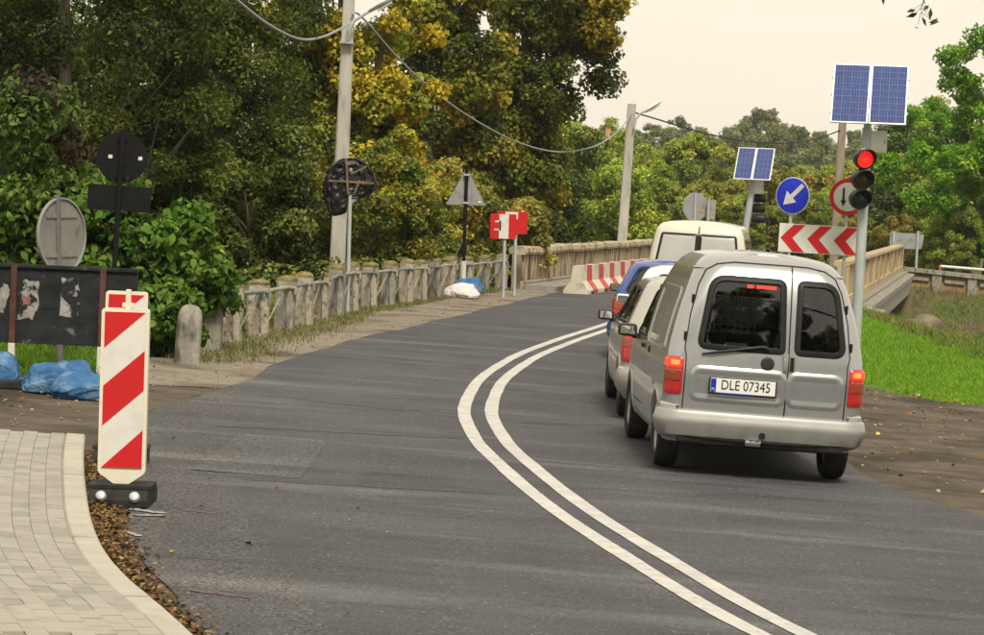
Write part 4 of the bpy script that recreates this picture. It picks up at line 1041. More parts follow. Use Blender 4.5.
# ---- cream van further up the queue
def cream_van(X, Y, head):
    e = car_root('cream_van', X, Y, head, 'cream transporter van with blinds in its two rear windows, front of the queue', 'van')
    H = Hull([(.25, .12, 4.4, .86, .16, .5), (.4, .03, 4.62, .91, .16, .5), (.6, 0, 4.65, .92, .15, .5), (.9, .0, 4.5, .918, .14, .45), (1.05, .01, 4.1, .91, .14, .35), (1.12, .015, 3.75, .903, .14, .3), (1.4, .05, 3.4, .862, .13, .3), (1.65, .09, 3.1, .815, .12, .28),
              (1.76, .115, 2.95, .785, .12, .25), (1.83, .15, 2.85, .75, .13, .25), (1.88, .2, 2.75, .70, .14, .25), (1.91, .28, 2.65, .63, .15, .25), (1.925, .4, 2.5, .54, .16, .25)], bow=.05)
    g, gl, gr, gf = (H.mp(s) for s in ('rear', 'left', 'right', 'front'))
    H.mesh('body', M['cream_car'], e, arches=[(.8, .33, .37), (3.7, .33, .37)], dz=.03, nr=24, ns=90, crown=.03)
    for sx in (-1, 1):
        P = rounded([(sx * .012, 1.14), (sx * .77, 1.14), (sx * .68, 1.72), (sx * .012, 1.72)][::sx], .05)
        o = panel(g, P, -.01, .006, M['seal'], 'rear_window', e); panel(g, inset(P, .045), .004, .012, M['blind'], 'blind', o)
        lm = panel(g, rounded([(sx * .79, .72), (sx * .915, .72), (sx * .905, 1.1), (sx * .79, 1.1)][::sx], .03), -.01, .014, M['lamp_red'], 'tail_lamp', e)
    seam(g, [(0, .5), (0, 1.85)], M['seal'], 'door_seam', e, .012)
    for gg in (gl, gr):
        for y0, y1 in ((.25, 1.2), (1.3, 2.25), (2.4, 3.2)):
            P = rounded([(y0, 1.14), (y1, 1.14), (y1 - (.25 if y0 > 2 else 0), 1.66), (y0, 1.66)], .06)
            o = panel(gg, P, -.01, .006, M['seal'], 'side_window', e); panel(gg, inset(P, .03), .004, .012, M['glass_dark'], 'pane', o)
        for y in (.8, 3.7): arch_lip(gg, y, .33, .37, e, M['cream_car'])
        band(gg, .25, 2.9, [(1.77, -.004), (1.778, .014), (1.79, .014), (1.797, -.004)], M['cream_car'], 'roof_gutter', e, 40)
    P = rounded([(-.75, 1.15), (.75, 1.15), (.65, 1.68), (-.65, 1.68)], .08); panel(gf, P, -.01, .01, M['glass_dark'], 'windscreen', e)
    mirror(gl, 3.3, 1.2, -1, M['plasticblk'], e, .16, .26); mirror(gr, 3.3, 1.2, 1, M['plasticblk'], e, .16, .26)
    band(g, -.915, .915, [(.36, -.02), (.38, .05), (.5, .08), (.58, .06), (.6, -.01)], M['plasticblk'], 'rear_bumper', e, 50)
    MB().box(g(0, .75, .01), (.52, .012, .11), bev=.004).build('number_plate', M['plate'], e)
    underbody(e, 4.6, .92, .22, .36, (.8, 3.7), .32)
    for y in (.8, 3.7):
        for sg in (-1, 1): wheel(e, sg * .80, y, .32, .2, sg)
    return e
cream_van(3.62, 49.6, 8.0)

# ------------------------------------------------------------------ guard posts and railing on the left
def post_mesh(name, w_, d_, h_, mats, seed, cap=True):
    g_ = random.Random(seed); bm = bmesh.new()
    lv = [(0, 1.0), (h_ * .3, .98), (h_ * .6, 1.0), (h_ * .86, .97), (h_ * .9, 1.04), (h_ * .95, 1.0), (h_ * 1.0, .45)]
    rings = []
    for z, k in lv:
        r_ = []
        for (sx, sy) in ((-1, -.7), (-.75, -1), (0, -1.02), (.75, -1), (1, -.7), (1, 0), (1, .7), (.75, 1), (0, 1.0), (-.75, 1), (-1, .7), (-1, 0)):
            r_.append(bm.verts.new((sx * w_ / 2 * k + g_.uniform(-.013, .013), sy * d_ / 2 * k + g_.uniform(-.013, .013), z + g_.uniform(-.01, .01))))
        rings.append(r_)
    n = 12
    for a, b in zip(rings[:-1], rings[1:]):
        for i in range(n): bm.faces.new((a[i], a[(i + 1) % n], b[(i + 1) % n], b[i]))
    bm.faces.new(rings[-1]); bm.faces.new(rings[0][::-1])
    me = bpy.data.meshes.new(name)
    for f in bm.faces: f.material_index = 1 if (f.calc_center_median().z > h_ * .885 and cap) else 0
    bm.to_mesh(me); bm.free()
    for m in mats: me.materials.append(m)
    autosmooth(me, 35); return me
def bollard():
    X, Y = -3.42, 31.0; w_, d_, h_ = .29, .24, .68
    bm = bmesh.new(); rings = []; g_ = random.Random(5)
    prof = [(0, 1.04), (.2, 1.0), (.42, .97), (.52, .95), (.58, .90), (.62, .8), (.655, .62), (.675, .35), (.68, .05)]
    for z, k in prof:
        rings.append([bm.verts.new(((abs(math.cos(t)) ** .6) * math.copysign(1, math.cos(t)) * w_ / 2 * k + g_.uniform(-.006, .006), (abs(math.sin(t)) ** .6) * math.copysign(1, math.sin(t)) * d_ / 2 * (.5 + .5 * k) + g_.uniform(-.006, .006), z)) for t in [2 * math.pi * i / 24 for i in range(24)]])
    for a, b in zip(rings[:-1], rings[1:]):
        for i in range(24): bm.faces.new((a[i], a[(i + 1) % 24], b[(i + 1) % 24], b[i]))
    bm.faces.new(rings[-1]); bm.faces.new(rings[0][::-1])
    me = bpy.data.meshes.new('stone_bollard'); bm.to_mesh(me); bm.free(); me.materials.append(M['concrete_grey']); autosmooth(me, 50)
    o = link('stone_bollard', me, None, (X, Y, G(X, Y) - .03), (.0, .03, R(8)))
    tag(o, 'rounded grey stone bollard standing alone before the start of the railing', 'bollard')
bollard()
rail = empty('post_railing', (XRAIL(33), 33, G(XRAIL(33), 33)))
tag(rail, 'row of weathered concrete posts with pipe rails along the left shoulder', 'railing')
ro = rail.location.copy()
pmeshes = [post_mesh('post', .285, .21, .9, [M['concrete'] if k % 3 else M['concrete_grey'], M['moss']], 20 + k) for k in range(6)]
YP = []; y = 33.2
while y < 66.6: YP.append(y); y += 2.02 + rnd.uniform(-.1, .1)
tops = []
for k, y in enumerate(YP):
    x = XRAIL(y); sl = (XRAIL(y + .5) - XRAIL(y - .5)); hs = .93 + .02 * math.sin(k * 2.1) + (.08 if y > 44 else 0)
    z = G(x, y) - .05; ang = -math.atan(sl) + rnd.uniform(-.06, .06)
    link('post', pmeshes[k % 6], rail, Vector((x, y, z)) - ro, (rnd.uniform(-.02, .02), rnd.uniform(-.03, .03), ang), (1, 1, hs))
    tops.append((x, y, z, .9 * hs, ang))
for k in range(len(tops) - 1):
    (x0, y0, z0, h0, a0), (x1, y1, z1, h1, a1) = tops[k], tops[k + 1]
    mat = M['pipe_cream'] if k % 2 == 0 else M['pipe_blue']
    p0 = Vector((x0, y0, z0 + h0 * .80)) - ro; p1 = Vector((x1, y1, z1 + h1 * .80)) - ro
    d = (p1 - p0).normalized(); n = Vector((d.y, -d.x, 0)) * .06
    MB().tube([p0 + d * .06 + n, p1 - d * .08 + n], .028, 8).build('top_pipe', mat, rail, True)
    lo0 = Vector((x0, y0, z0 + .12)) - ro; lo1 = Vector((x1, y1, z1 + .12)) - ro
    mid = (p0 + p1) / 2
    MB().tube([lo0 + d * .12 + n, p0.lerp(p1, .8) + n], .010, 6).build('brace', mat, rail, True)
    MB().tube([lo1 - d * .12 + n, p0.lerp(p1, .82) + n], .010, 6).build('brace', M['pipe_blue'] if k % 3 else M['pipe_cream'], rail, True)
    # bracket on the road face of the next post
    b = Vector((x1, y1, z1 + h1 * .76)) - ro + Vector((.16, -.03, 0))
    MB().tube([b + Vector((-.10, -.04, .03)), b + Vector((.0, -.12, .03)), b + Vector((.0, -.12, -.06))], .024, 6).build('bracket', mat, rail, True)

# ------------------------------------------------------------------ signs
def disc(mb, r_, th, n=40):
    return mb.lathe([(0, -th / 2), (r_ * .985, -th / 2), (r_, -th / 4), (r_, th / 4), (r_ * .985, th / 2), (0, th / 2)], n, Matrix.Rotation(math.pi / 2, 3, 'X'))
def flatpoly(poly, y0, th): return MB().prism(poly, y0, y0 + th)
def base(px, py, Y):
    p = at(px, py, Y); return p
# delineator boards
def delineator(X, Y, label, rz=0.0, ry=0.0, stem=True):
    z = G(X, Y); e = empty('delineator_board', (X, Y, z + .012), rz, None, 0, ry); tag(e, label, 'delineator', 'striped delineator boards at the kerb')
    w_, z0, z1 = .30, .20, 1.235
    out = rounded([(-w_ / 2, z0), (-.045, z0 - .075), (.045, z0 - .075), (w_ / 2, z0), (w_ / 2, z1), (-w_ / 2, z1)], [.02, .02, .02, .02, .025, .025], 4)
    fr = flatpoly(out, -.03, .06).build('panel_frame', M['cream_plastic'], e)
    inn = (-.128, .128, z0 + .03, z1 - .022)
    MB().box((0, -.0325, (inn[2] + inn[3]) / 2), (.256, .007, inn[3] - inn[2])).build('white_sheet', M['white'], e)
    Hh = inn[3] - inn[2]
    def stripe(a0, a1, b0, b1):   # from the top: left edge a0..a1, right edge b0..b1
        P = [(inn[0], inn[3] - a0), (inn[0], inn[3] - a1), (inn[1], inn[3] - b1), (inn[1], inn[3] - b0)]
        P = [p for i, p in enumerate(P) if p != P[i - 1]]
        flatpoly(P, -.0385, .003).build('red_stripe', M['red'], e)
    stripe(0, .225 * Hh / .973, 0, 0.0005); stripe(.463 * Hh / .973, .712 * Hh / .973, .238 * Hh / .973, .487 * Hh / .973)
    stripe(Hh - .0005, Hh, .735 * Hh / .973, Hh)
    MB().box((0, .0, .09), (.075, .045, .2), bev=.008).build('neck', M['cream_plastic'], e)
    b = MB()
    pr = [(-.18, 0), (-.18, .04), (-.15, .10), (.30, .10), (.36, .05), (.36, 0)]
    V = [(x_, p[0], p[1]) for x_ in (-.185, .185) for p in pr]; n = 6
    b.add(V, [(i, (i + 1) % n, n + (i + 1) % n, n + i) for i in range(n)] + [tuple(range(n - 1, -1, -1)), tuple(n + i for i in range(n))])
    b.box((0, .04, .115), (.40, .3, .028), bev=.006)
    ft = b.build('rubber_foot', M['blackrub'], e)
    for sx in (-.105, .105):
        MB().lathe([(.036, 0), (.036, .01), (.026, .026), (.012, .03), (0, .03)], 16).build('fixing_cap', M['galv'], ft, True, (sx, -.168, .06), (R(64), 0, 0))
    if stem:
        MB().box((.012, -.0, 1.27), (.034, .03, .17), bev=.008).box((.012, 0, 1.255), (.075, .028, .03), bev=.006).build('lamp_peg', M['cream_plastic'], e)
    return e
delineator(-2.29, 17.3, 'red and white striped delineator board in front, on rubber foot beside the kerb', 0, R(-.6))
delineator(-2.62, 19.7, 'second striped delineator board, mostly hidden behind the front one', R(4), 0, False)

def pole(mb, x, y, z0, z1, r_, n=12): return mb.tube([(x, y, z0), (x, y, z1)], r_, n)
# big round sign seen from the back, on the left
p = at(60, 372, 28); e = empty('round_sign', (p.x, p.y, G(p.x, p.y) - .03), 0, None, 0, R(-3)); tag(e, 'large round weathered sign seen from behind, turned sideways, in front of black board', 'sign')
pole(MB(), 0, 0, 0, 1.84, .035).build('post', pm('post_grey', (.12, .12, .12), (.17, .165, .16), 8, .6, metal=.2, c3=(.09, .08, .07), s3=8), e, True)
dd = disc(MB(), .39, .022).build('disc', M['signback_brown'], e, 30, (.02, .055, 1.42), (0, 0, R(61)))
MB().lathe([(.375, .011), (.39, .011), (.39, .03), (.375, .03)], 40, Matrix.Rotation(math.pi / 2, 3, 'X'), close=True).build('rim', M['signback'], dd, 30)
for zz in (.2, -.2): MB().box((0, -.018, zz), (.5, .015, .035)).build('brace', M['signback_brown'], dd)
# black painted disc with plate below, further back
X, Y = at(116, 157, 30.4).x, 30.4; zt = G(X, Y) - .05; e = empty('black_sign', (X, Y, zt), 0, None, 0, R(1.5)); tag(e, 'black round sign back above black rectangular plate on thin black pole, against trees', 'sign')
zc = zat(118, 157, Y) - zt; zp = zat(117, 198, Y) - zt
pole(MB(), 0, 0, 0, zc + .29, .028).build('post', M['black'], e, True)
dd = disc(MB(), .285, .02).build('disc', M['black'], e, 30, (0, .05, zc), (0, 0, R(14)))
for (x_, z_, m_) in ((-.13, .0, 'white'), (.2, .0, 'white'), (.06, -.22, 'rust'), (-.02, -.22, 'rust')): MB().box((x_, -.014, z_), (.045, .008, .04), bev=.003).build('bolt', M[m_], dd)
for zz in (.2, -.2): MB().box((0, -.02, zz), (.13, .02, .05), bev=.004).build('clamp', M['black'], dd)
MB().box((0, .05, zp), (.7, .02, .28), Matrix.Rotation(R(14), 3, 'Z'), bev=.004).build('plate', M['black'], e)
# black notice board with torn posters
X0, X1, Y = -7.2, at(137, 300, 26.8).x, 26.8; gz = G(-4.5, Y)
e = empty('notice_board', (-4.9, Y, gz - .03)); tag(e, 'long black notice board with torn poster scraps at the left edge', 'notice board')
xx = lambda px: at(px, 310, Y).x + 4.9
zb, zt = .38, 1.12
MB().box(((X0 + X1) / 2 + 4.9, 0, (zb + zt) / 2), (X1 - X0, .05, zt - zb), bev=.006).build('board', M['board'], e)
MB().box(((X0 + X1) / 2 + 4.9, -.01, zt + .012), (X1 - X0, .09, .035), bev=.006).build('top_rail', M['board'], e)
for px_, w_ in ((14, .06), (103, .06), (-60, .06)):
    q = MB().box((xx(px_), -.055, .72), (w_, .05, .84), bev=.006).build('post', M['rust'], e)
    MB().box((xx(px_), -.056, .19), (w_ + .004, .052, .38), bev=.006).build('post_foot', M['whitepost'], q); MB().box((xx(px_), -.058, .07), (w_ + .012, .06, .05), bev=.006).build('band', M['yellow'], q)
r_ = random.Random(4)
def scrap(x0, x1, z0, z1, m_):
    P = []
    for (a, b) in (((x0, z0), (x1, z0)), ((x1, z0), (x1, z1)), ((x1, z1), (x0, z1)), ((x0, z1), (x0, z0))):
        for k in range(6): t = k / 6; P.append((a[0] + (b[0] - a[0]) * t + r_.uniform(-.018, .018), a[1] + (b[1] - a[1]) * t + r_.uniform(-.018, .018)))
    return flatpoly(P, -.0285, .002).build('poster_scrap', M[m_], e)
scrap(xx(18), xx(38), .62, 1.0, 'paper'); scrap(xx(61), xx(79), .66, 1.02, 'paper'); scrap(xx(-6), xx(8), .62, .95, 'paper'); scrap(xx(42), xx(56), .72, .95, 'board')
o = scrap(xx(23), xx(30), .76, .84, 'paper_red'); o.location.y = -.003
# sandbags
def sandbag(loc, size, rz, seed, mat, label, seam_mat=None, cat='sandbag', group='sandbags weighing down the signs'):
    g_ = random.Random(seed); bm = bmesh.new(); bmesh.ops.create_icosphere(bm, subdivisions=5, radius=1)
    ph = [g_.uniform(0, 6.3) for _ in range(10)]
    for v in bm.verts:
        c = v.co.copy(); sx = math.copysign(abs(c.x) ** .7, c.x); sy = math.copysign(abs(c.y) ** .75, c.y)
        q = Vector((c.x * 1.3 + ph[0], c.y * 1.3 + ph[1], c.z * 1.3 + ph[2]))
        wr = .22 * mnoise.noise(q) + .17 * (abs(mnoise.noise(q * 1.9)) - .25) + .045 * (abs(mnoise.noise(q * 4.2)) - .2) + .012 * mnoise.noise(q * 11)
        neck = 1 - .7 * max(0, sx - .55) / .45 if sx > .55 else 1.0          # gathered, tied end
        z = c.z * neck; z = z if z > -.35 else -.35 + (z + .35) * .15
        v.co = Vector(((sx + wr * .5) * size[0], (sy * neck + wr * .9) * size[1], (z + .42 + wr * (1.1 if z > -.3 else .1) + .2 * max(0, sx - .75)) * size[2]))
    me = bpy.data.meshes.new('sandbag'); bm.to_mesh(me); bm.free(); me.materials.append(mat); me.polygons.foreach_set('use_smooth', [True] * len(me.polygons))
    if seam_mat:
        e = empty('sandbag', loc, rz); o = link('sack', me, e)
        pts = [(size[0] * (-.8 + 1.4 * k / 10), -size[1] * (.75 + .1 * math.sin(k)), size[2] * (.75 + .12 * math.sin(k * 1.3))) for k in range(11)]
        MB().tube(pts, .008, 5).build('stitching', seam_mat, e, True)
        o = e
    else: o = link('sandbag', me, None, loc, (0, 0, rz))
    return tag(o, label, cat, group)
def gpos(px_, py_, Y): p = at(px_, py_, Y); return (p.x, Y, G(p.x, Y) - .012)
sandbag(gpos(-2, 388, 25.9), (.22, .2, .23), R(100), 1, M['bag_blue'], 'blue sandbag cut off by the left edge of the picture')
sandbag(gpos(47, 392, 25.5), (.26, .18, .185), R(168), 2, M['bag_blue'], 'plump blue sandbag with tied end at foot of the round sign', M['bag_red'])
sandbag(gpos(83, 396, 25.1), (.29, .18, .18), R(14), 6, M['bag_blue'], 'blue sandbag lying between tied sandbag and delineator board', M['bag_red'])
sandbag(gpos(74, 388, 26.2), (.22, .16, .19), R(30), 4, M['bag_blue'], 'small slumped blue sandbag behind the others below notice board')
MB().box((0, 0, .04), (1.1, .4, .08), bev=.02).build('rubber_mat', M['blackrub'], None, False, gpos(22, 394, 25.75)); tag(bpy.data.objects['rubber_mat'], 'flat black rubber slab under the blue sandbags', 'rubber slab')
# sign or mirror wrapped in black foil
p = at(348.5, 312, 47.0); X, Y = p.x, 46.6; z0 = G(X, Y) - .02
e = empty('wrapped_sign', (X, Y, z0), 0, None, 0, R(-1)); tag(e, 'round sign wrapped in black foil with brown tape on galvanised pole', 'sign')
ztop = zat(351, 168, Y) - z0; zc = zat(350, 183, Y) - z0
pole(MB(), 0, 0, 0, ztop, .035).build('post', M['galv'], e, True)
bm = bmesh.new(); bmesh.ops.create_icosphere(bm, subdivisions=5, radius=1)
for v in bm.verts:
    c = v.co; q = c * 1.6 + Vector((3, 1, 7)); n1 = mnoise.noise(q); n2 = abs(mnoise.noise(q * 2.2)) - .25; n3 = abs(mnoise.noise(q * 5.1)) - .2
    k = 1 + .12 * n1 + .06 * n3
    x_, z_ = c.x * .43 * k, c.z * .42 * k
    if z_ < .05 and x_ < .05: f = min(1, (.05 - z_) / .35) * min(1, (.05 - x_) / .25); z_ -= .17 * f; x_ -= .07 * f
    if z_ < -.08 and x_ > -.05: z_ *= .72
    v.co = Vector((x_, .05 + c.y * .10 + n2 * .10 + n3 * .07, z_))
me = bpy.data.meshes.new('foil'); bm.to_mesh(me); bm.free(); me.materials.append(M['binbag']); me.polygons.foreach_set('use_smooth', [False] * len(me.polygons))
fo = link('foil', me, e, (0, .0, zc)); autosmooth(me, 70)
tp = MB(); tp.box((0.02, -.075, .02), (.76, .012, .032), Matrix.Rotation(R(2), 3, 'Y')); tp.box((-.05, -.078, .1), (.032, .012, .6), Matrix.Rotation(R(-4), 3, 'Y')); tp.box((.14, -.065, .22), (.3, .012, .03), Matrix.Rotation(R(-28), 3, 'Y')); tp.box((.12, -.07, -.06), (.03, .012, .24), Matrix.Rotation(R(20), 3, 'Y'))
tp.build('tape', M['tape'], fo)
disc(MB(), .15, .01).build('sign_edge', M['signback'], fo, 30, (-.02, .0, -.2))
# concrete lamp pole with cables
def lamp_pole(name, base_px, top_px, Y, w0, w1, label, extra=0.0, zbase=None, mat=None):
    a = at(base_px[0], base_px[1], Y); b = at(top_px[0], top_px[1], Y); d = b - a
    b2 = b + d * extra
    z0 = zbase if zbase is not None else T(a.x, Y) - .3
    a2 = a + d * ((z0 - a.z) / d.z)
    e = empty(name, a2); tag(e, label, 'pole'); v = b2 - a2
    mb = MB(); V = []
    for (c, w_) in ((Vector(), w0), (v, w1)):
        k = w_ * .12
        for (sx, sy) in ((-1, -.8), (-.8, -1), (.8, -1), (1, -.8), (1, .8), (.8, 1), (-.8, 1), (-1, .8)): V.append(c + Vector((sx * w_ / 2, sy * w_ / 2, 0)))
    mb.add(V, [(i, (i + 1) % 8, 8 + (i + 1) % 8, 8 + i) for i in range(8)] + [tuple(range(7, -1, -1)), tuple(range(8, 16))])
    mb.build('shaft', mat or M['polecon'], e); return e
def lamp_head(e, Y, arm_px, head_px, rad=.03, hw=.12):
    A = [at(x, y, Y + .0) - e.location for x, y in arm_px]; MB().tube(A, rad, 8).build('lamp_arm', M['galv'], e, True)
    h0, h1 = (at(x, y, Y) - e.location for x, y in head_px); d = (h1 - h0); L = d.length; d.normalize(); up = Vector((0, 0, 1)); sd = d.cross(up).normalized(); up = sd.cross(d)
    V = []; sec = [(0, .5, .5), (.15, .8, .8), (.5, 1, 1), (.85, .9, .8), (1, .5, .4)]
    for t, a, b in sec:
        for k in range(10):
            an = 2 * math.pi * k / 10; V.append(h0 + d * (t * L) + sd * (math.cos(an) * hw * a) + up * (math.sin(an) * hw * .55 * b))
    Fs = [(i * 10 + k, i * 10 + (k + 1) % 10, (i + 1) * 10 + (k + 1) % 10, (i + 1) * 10 + k) for i in range(4) for k in range(10)] + [tuple(range(9, -1, -1)), tuple(range(40, 50))]
    hd = link('lamp_head', mesh_of('lamp_head', V, Fs, M['boxgrey']), e); autosmooth(hd.data, 40)
    V2 = [h0 + d * (t * L) - up * hw * .56 + sd * s_ * hw * .6 for t in (.25, .85) for s_ in (-1, 1)]
    V2 += [v - up * .03 for v in V2]
    link('lamp_lens', mesh_of('lamp_lens', V2, [(0, 1, 3, 2), (4, 6, 7, 5), (0, 4, 5, 1), (2, 3, 7, 6), (0, 2, 6, 4), (1, 5, 7, 3)], M['galv']), hd)
lp1 = lamp_pole('lamp_pole', (337, 275), (349, 0), 53.5, .31, .19, 'tall grey concrete lamp pole behind the railing, lamp at top of picture', .35)
lamp_head(lp1, 53.2, [(349, 32), (354, 21), (366, 13), (376, 8)], [(369, 10), (394, -4)], .03, .13)
MB().box(at(346.5, 43, 53.35) - lp1.location, (.26, .26, .03)).build('clamp', M['galv'], lp1)
lp2 = lamp_pole('lamp_pole', (622, 240), (632, 104), 90, .36, .27, 'slim concrete lamp pole just behind the left bridge parapet', 0)
lamp_head(lp2, 89.7, [(634, 128), (636, 119), (641, 113), (649, 108)], [(644, 112), (661, 101)], .035, .14)
lp3 = lamp_pole('utility_pole', (836, 225), (843, 118), 126, .42, .32, 'old brownish utility pole behind the large solar panel', 0, mat=pm('wooden_pole', (.2, .16, .11), (.3, .25, .18), 5, .9, .3, 20, stretch=(1, 1, .2)))
def cable(name, pts, r_, mat, label):
    P = [at(x, y, Y) for x, y, Y in pts]; Q = []
    for i in range(len(P) - 1):
        p0, p1, p2, p3 = P[max(0, i - 1)], P[i], P[i + 1], P[min(len(P) - 1, i + 2)]
        for k in range(8):
            t = k / 8; Q.append(.5 * ((2 * p1) + (p2 - p0) * t + (2 * p0 - 5 * p1 + 4 * p2 - p3) * t * t + (3 * p1 - p0 - 3 * p2 + p3) * t ** 3))
    Q.append(P[-1]); o = MB().tube(Q, r_, 6).build(name, mat, None, True); tag(o, label, 'cable')
cable('overhead_cable', [(180, -62, 36), (210, -25, 38), (237, 0, 40), (268, 24, 42), (300, 39, 45), (325, 36, 49), (349, 24, 53.3)], .022, M['wire'], 'thick grey cable sagging to the tall lamp pole from upper left')
cable('overhead_cable', [(352, 14, 53.3), (362, 17, 54), (400, 60, 58), (440, 96, 62), (480, 123, 67), (520, 143, 72), (560, 152, 78), (595, 146, 84), (618, 131, 88), (632, 113, 89.9)], .021, M['wire'], 'long cable sagging between the two lamp poles before the maple')
cable('overhead_cable', [(633, 112, 89.9), (660, 120, 95), (700, 132, 103), (740, 140, 110), (780, 143, 116), (815, 139, 122), (841, 130, 126)], .03, M['wire_dark'], 'thin dark cable from slim lamp pole to old utility pole')
# triangle sign seen from behind
p = at(462.5, 297, 59.3); X, Y = p.x, 59.3; e = empty('triangle_sign', (X, Y, G(X, Y) - .02), 0, None, 0, R(-.5)); tag(e, 'grey triangular warning sign seen from behind on black pole', 'sign')
z0 = e.location.z; zt = zat(464, 169, Y) - z0; zl = zat(464, 205, Y) - z0
tri = rounded([(-.43, zl), (.43, zl), (0, zt + .03)], .05); flatpoly(tri, .04, .02).build('plate', M['signback'], e)
MB().box((.3, .036, zl + .09), (.07, .006, .07), bev=.02).build('sticker', M['cream_plastic'], e)
zm = zat(463, 261, Y) - z0; zn = zat(463, 283, Y) - z0
pole(MB(), 0, 0, zm, zt + .02, .038).build('post', M['black'], e, True); pole(MB(), 0, 0, zn, zm, .06).build('white_sleeve', M['whitepost'], e, True); pole(MB(), 0, 0, 0, zn, .06).build('red_sleeve', M['rust'], e, True)
for z_ in (zl + .05, zt - .12): MB().box((0, -.0, z_), (.12, .1, .04)).build('clamp', M['galv'], e)
MB().tube([(.02, .03, zat(466, 232, Y) - z0), (-.25, .5, zm - .1)], .015, 6).build('strut', M['galv'], e, True)
sandbag((X + .12, Y - .1, G(X, Y) + .1), (.34, .2, .24), R(8), 11, M['bag_blue'], 'blue sandbag leaning on the pole of the triangular sign')
sandbag((X - .02, Y - .36, G(X, Y) - .005), (.4, .22, .2), R(-8), 12, M['bag_white'], 'white sandbag lying before the triangular sign')
# two red and white boards on posts
def rw_board(px0, px1, py0, py1, Y, basepx, label, mark, wht):
    p = at(basepx[0], basepx[1], Y); e = empty('striped_board', (p.x, Y, G(p.x, Y) - .02), 0, None, 0, R(-1)); tag(e, label, 'sign', 'red and white boards by the bridge')
    z0 = e.location.z; x0, x1 = at(px0, py0, Y).x - p.x, at(px1, py0, Y).x - p.x; zt, zb = zat((px0 + px1) / 2, py0, Y) - z0, zat((px0 + px1) / 2, py1, Y) - z0
    pole(MB(), 0, 0, 0, zt - .02, .038).build('post', M['galv'], e, True)
    b = MB().box(((x0 + x1) / 2, -.05, (zt + zb) / 2), (x1 - x0, .03, zt - zb), bev=.006).build('board', M['red'], e)
    wx0, wx1 = (at(w_, py0, Y).x - p.x for w_ in wht)
    MB().box(((wx0 + wx1) / 2, -.067, (zt + zb) / 2 if mark else zt - .09), (wx1 - wx0, .006, (zt - zb) - .015 if mark else .16)).build('white_stripe', M['white'], b)
    if mark:
        cx = x0 + .17; cz = (zt + zb) / 2 + .02
        for (dx, dz, sx, sz) in ((0, .09, .13, .035), (.048, 0, .035, .2), (-.01, -.09, .15, .035)): MB().box((cx + dx, -.067, cz + dz), (sx, .006, sz)).build('white_mark', M['white'], b)
rw_board(499, 529, 211.5, 234, 62.2, (514, 296), 'red board with white top stripe, the rear one of two near bridge start', False, (507, 519.5))
rw_board(492, 518, 214, 239, 60.6, (503, 298), 'red and white board with a white bracket mark, the front one of two', True, (501, 510.5))
# concrete barriers on the bridge
def barrier_mesh(L):
    mb = MB(); prof = [(-.30, 0), (-.30, .09), (-.13, .30), (-.10, .66), (.10, .66), (.13, .30), (.30, .09), (.30, 0)]
    n = len(prof); V = [(p_[0], y_, p_[1]) for y_ in (0, L) for p_ in prof]
    return V, [(i, i + n, (i + 1) % n + n, (i + 1) % n) for i in range(n)] + [tuple(range(n)), tuple(range(2 * n - 1, n - 1, -1))], prof
bd = Vector((BL1[0] - BL0[0], BL1[1] - BL0[1])).normalized()
lab = ['red and white striped concrete barrier nearest the railing, along left parapet', 'second striped concrete barrier along the left parapet, partly behind blue car', 'third striped concrete barrier, hidden behind the waiting cars', 'last striped concrete barrier on the bridge, behind the cream van']
for k in range(4):
    L = 5.7; q = Vector((1.95, 64.9)) + bd * (k * (L + .05))
    e = empty('road_barrier', (q.x, q.y, G(q.x, q.y) + .012), angL); tag(e, lab[k], 'barrier', 'striped barriers along the left parapet')
    V, Fs, prof = barrier_mesh(L); link('block', mesh_of('block', V, Fs, M['barrier_white']), e)
    for j in range(3):
        y0 = .75 + j * 1.9; w_ = .75; n = 8; V2 = []
        for y_, sk in ((y0, 0), (y0 + w_, 0)):
            for (a, b) in prof: V2.append((a * 1.012 + math.copysign(.004, a), y_ + .25 * b, b + (.004 if b > .5 else 0)))
        Fs2 = [(i, i + n, i + 1 + n, i + 1) for i in range(n - 1)]
        link('red_stripe', mesh_of('red_stripe', V2, Fs2, M['red_faded']), e)
    for j in range(3):
        MB().box((0, .6 + j * 2.2, .03), (.64, .3, .062), bev=.004).build('foot_slot', M['under'], e)

# ------------------------------------------------------------------ signals and signs on the right
def solar(e, c, w_, h_, tilt, yaw, ncol, nrow):
    """two framed panels side by side on a tilted rack; c: centre"""
    rk = empty('solar_panel', c, yaw, e, tilt, 0)
    MB().box((0, .03, 0), (w_ * 1.02, .03, .05)).box((0, .03, h_ * .3), (w_ * 1.02, .03, .05)).box((0, .03, -h_ * .3), (w_ * 1.02, .03, .05)).build('rack', M['galv'], rk)
    for sx in (-1, 1):
        pw = w_ / 2 - .012; x0 = sx * w_ / 4
        MB().box((x0, 0, 0), (pw, .03, h_), bev=.004).build('frame', M['alu'], rk)
        a, b = pw - .05, h_ - .05
        MB().box((x0, -.0165, 0), (a, .005, b)).build('cells', M['solar'], rk)
        ln = MB()
        for i in range(1, ncol): ln.box((x0 - a / 2 + a * i / ncol, -.0205, 0), (.006, .003, b))
        for j in range(1, nrow): ln.box((x0, -.0215, -b / 2 + b * j / nrow), (a, .003, .006))
        for i in range(ncol):
            for f_ in (.33, .67): ln.box((x0 - a / 2 + a * (i + f_) / ncol, -.0200, 0), (.0025, .002, b))
        ln.build('cell_lines', M['silverline'], rk)
    return rk
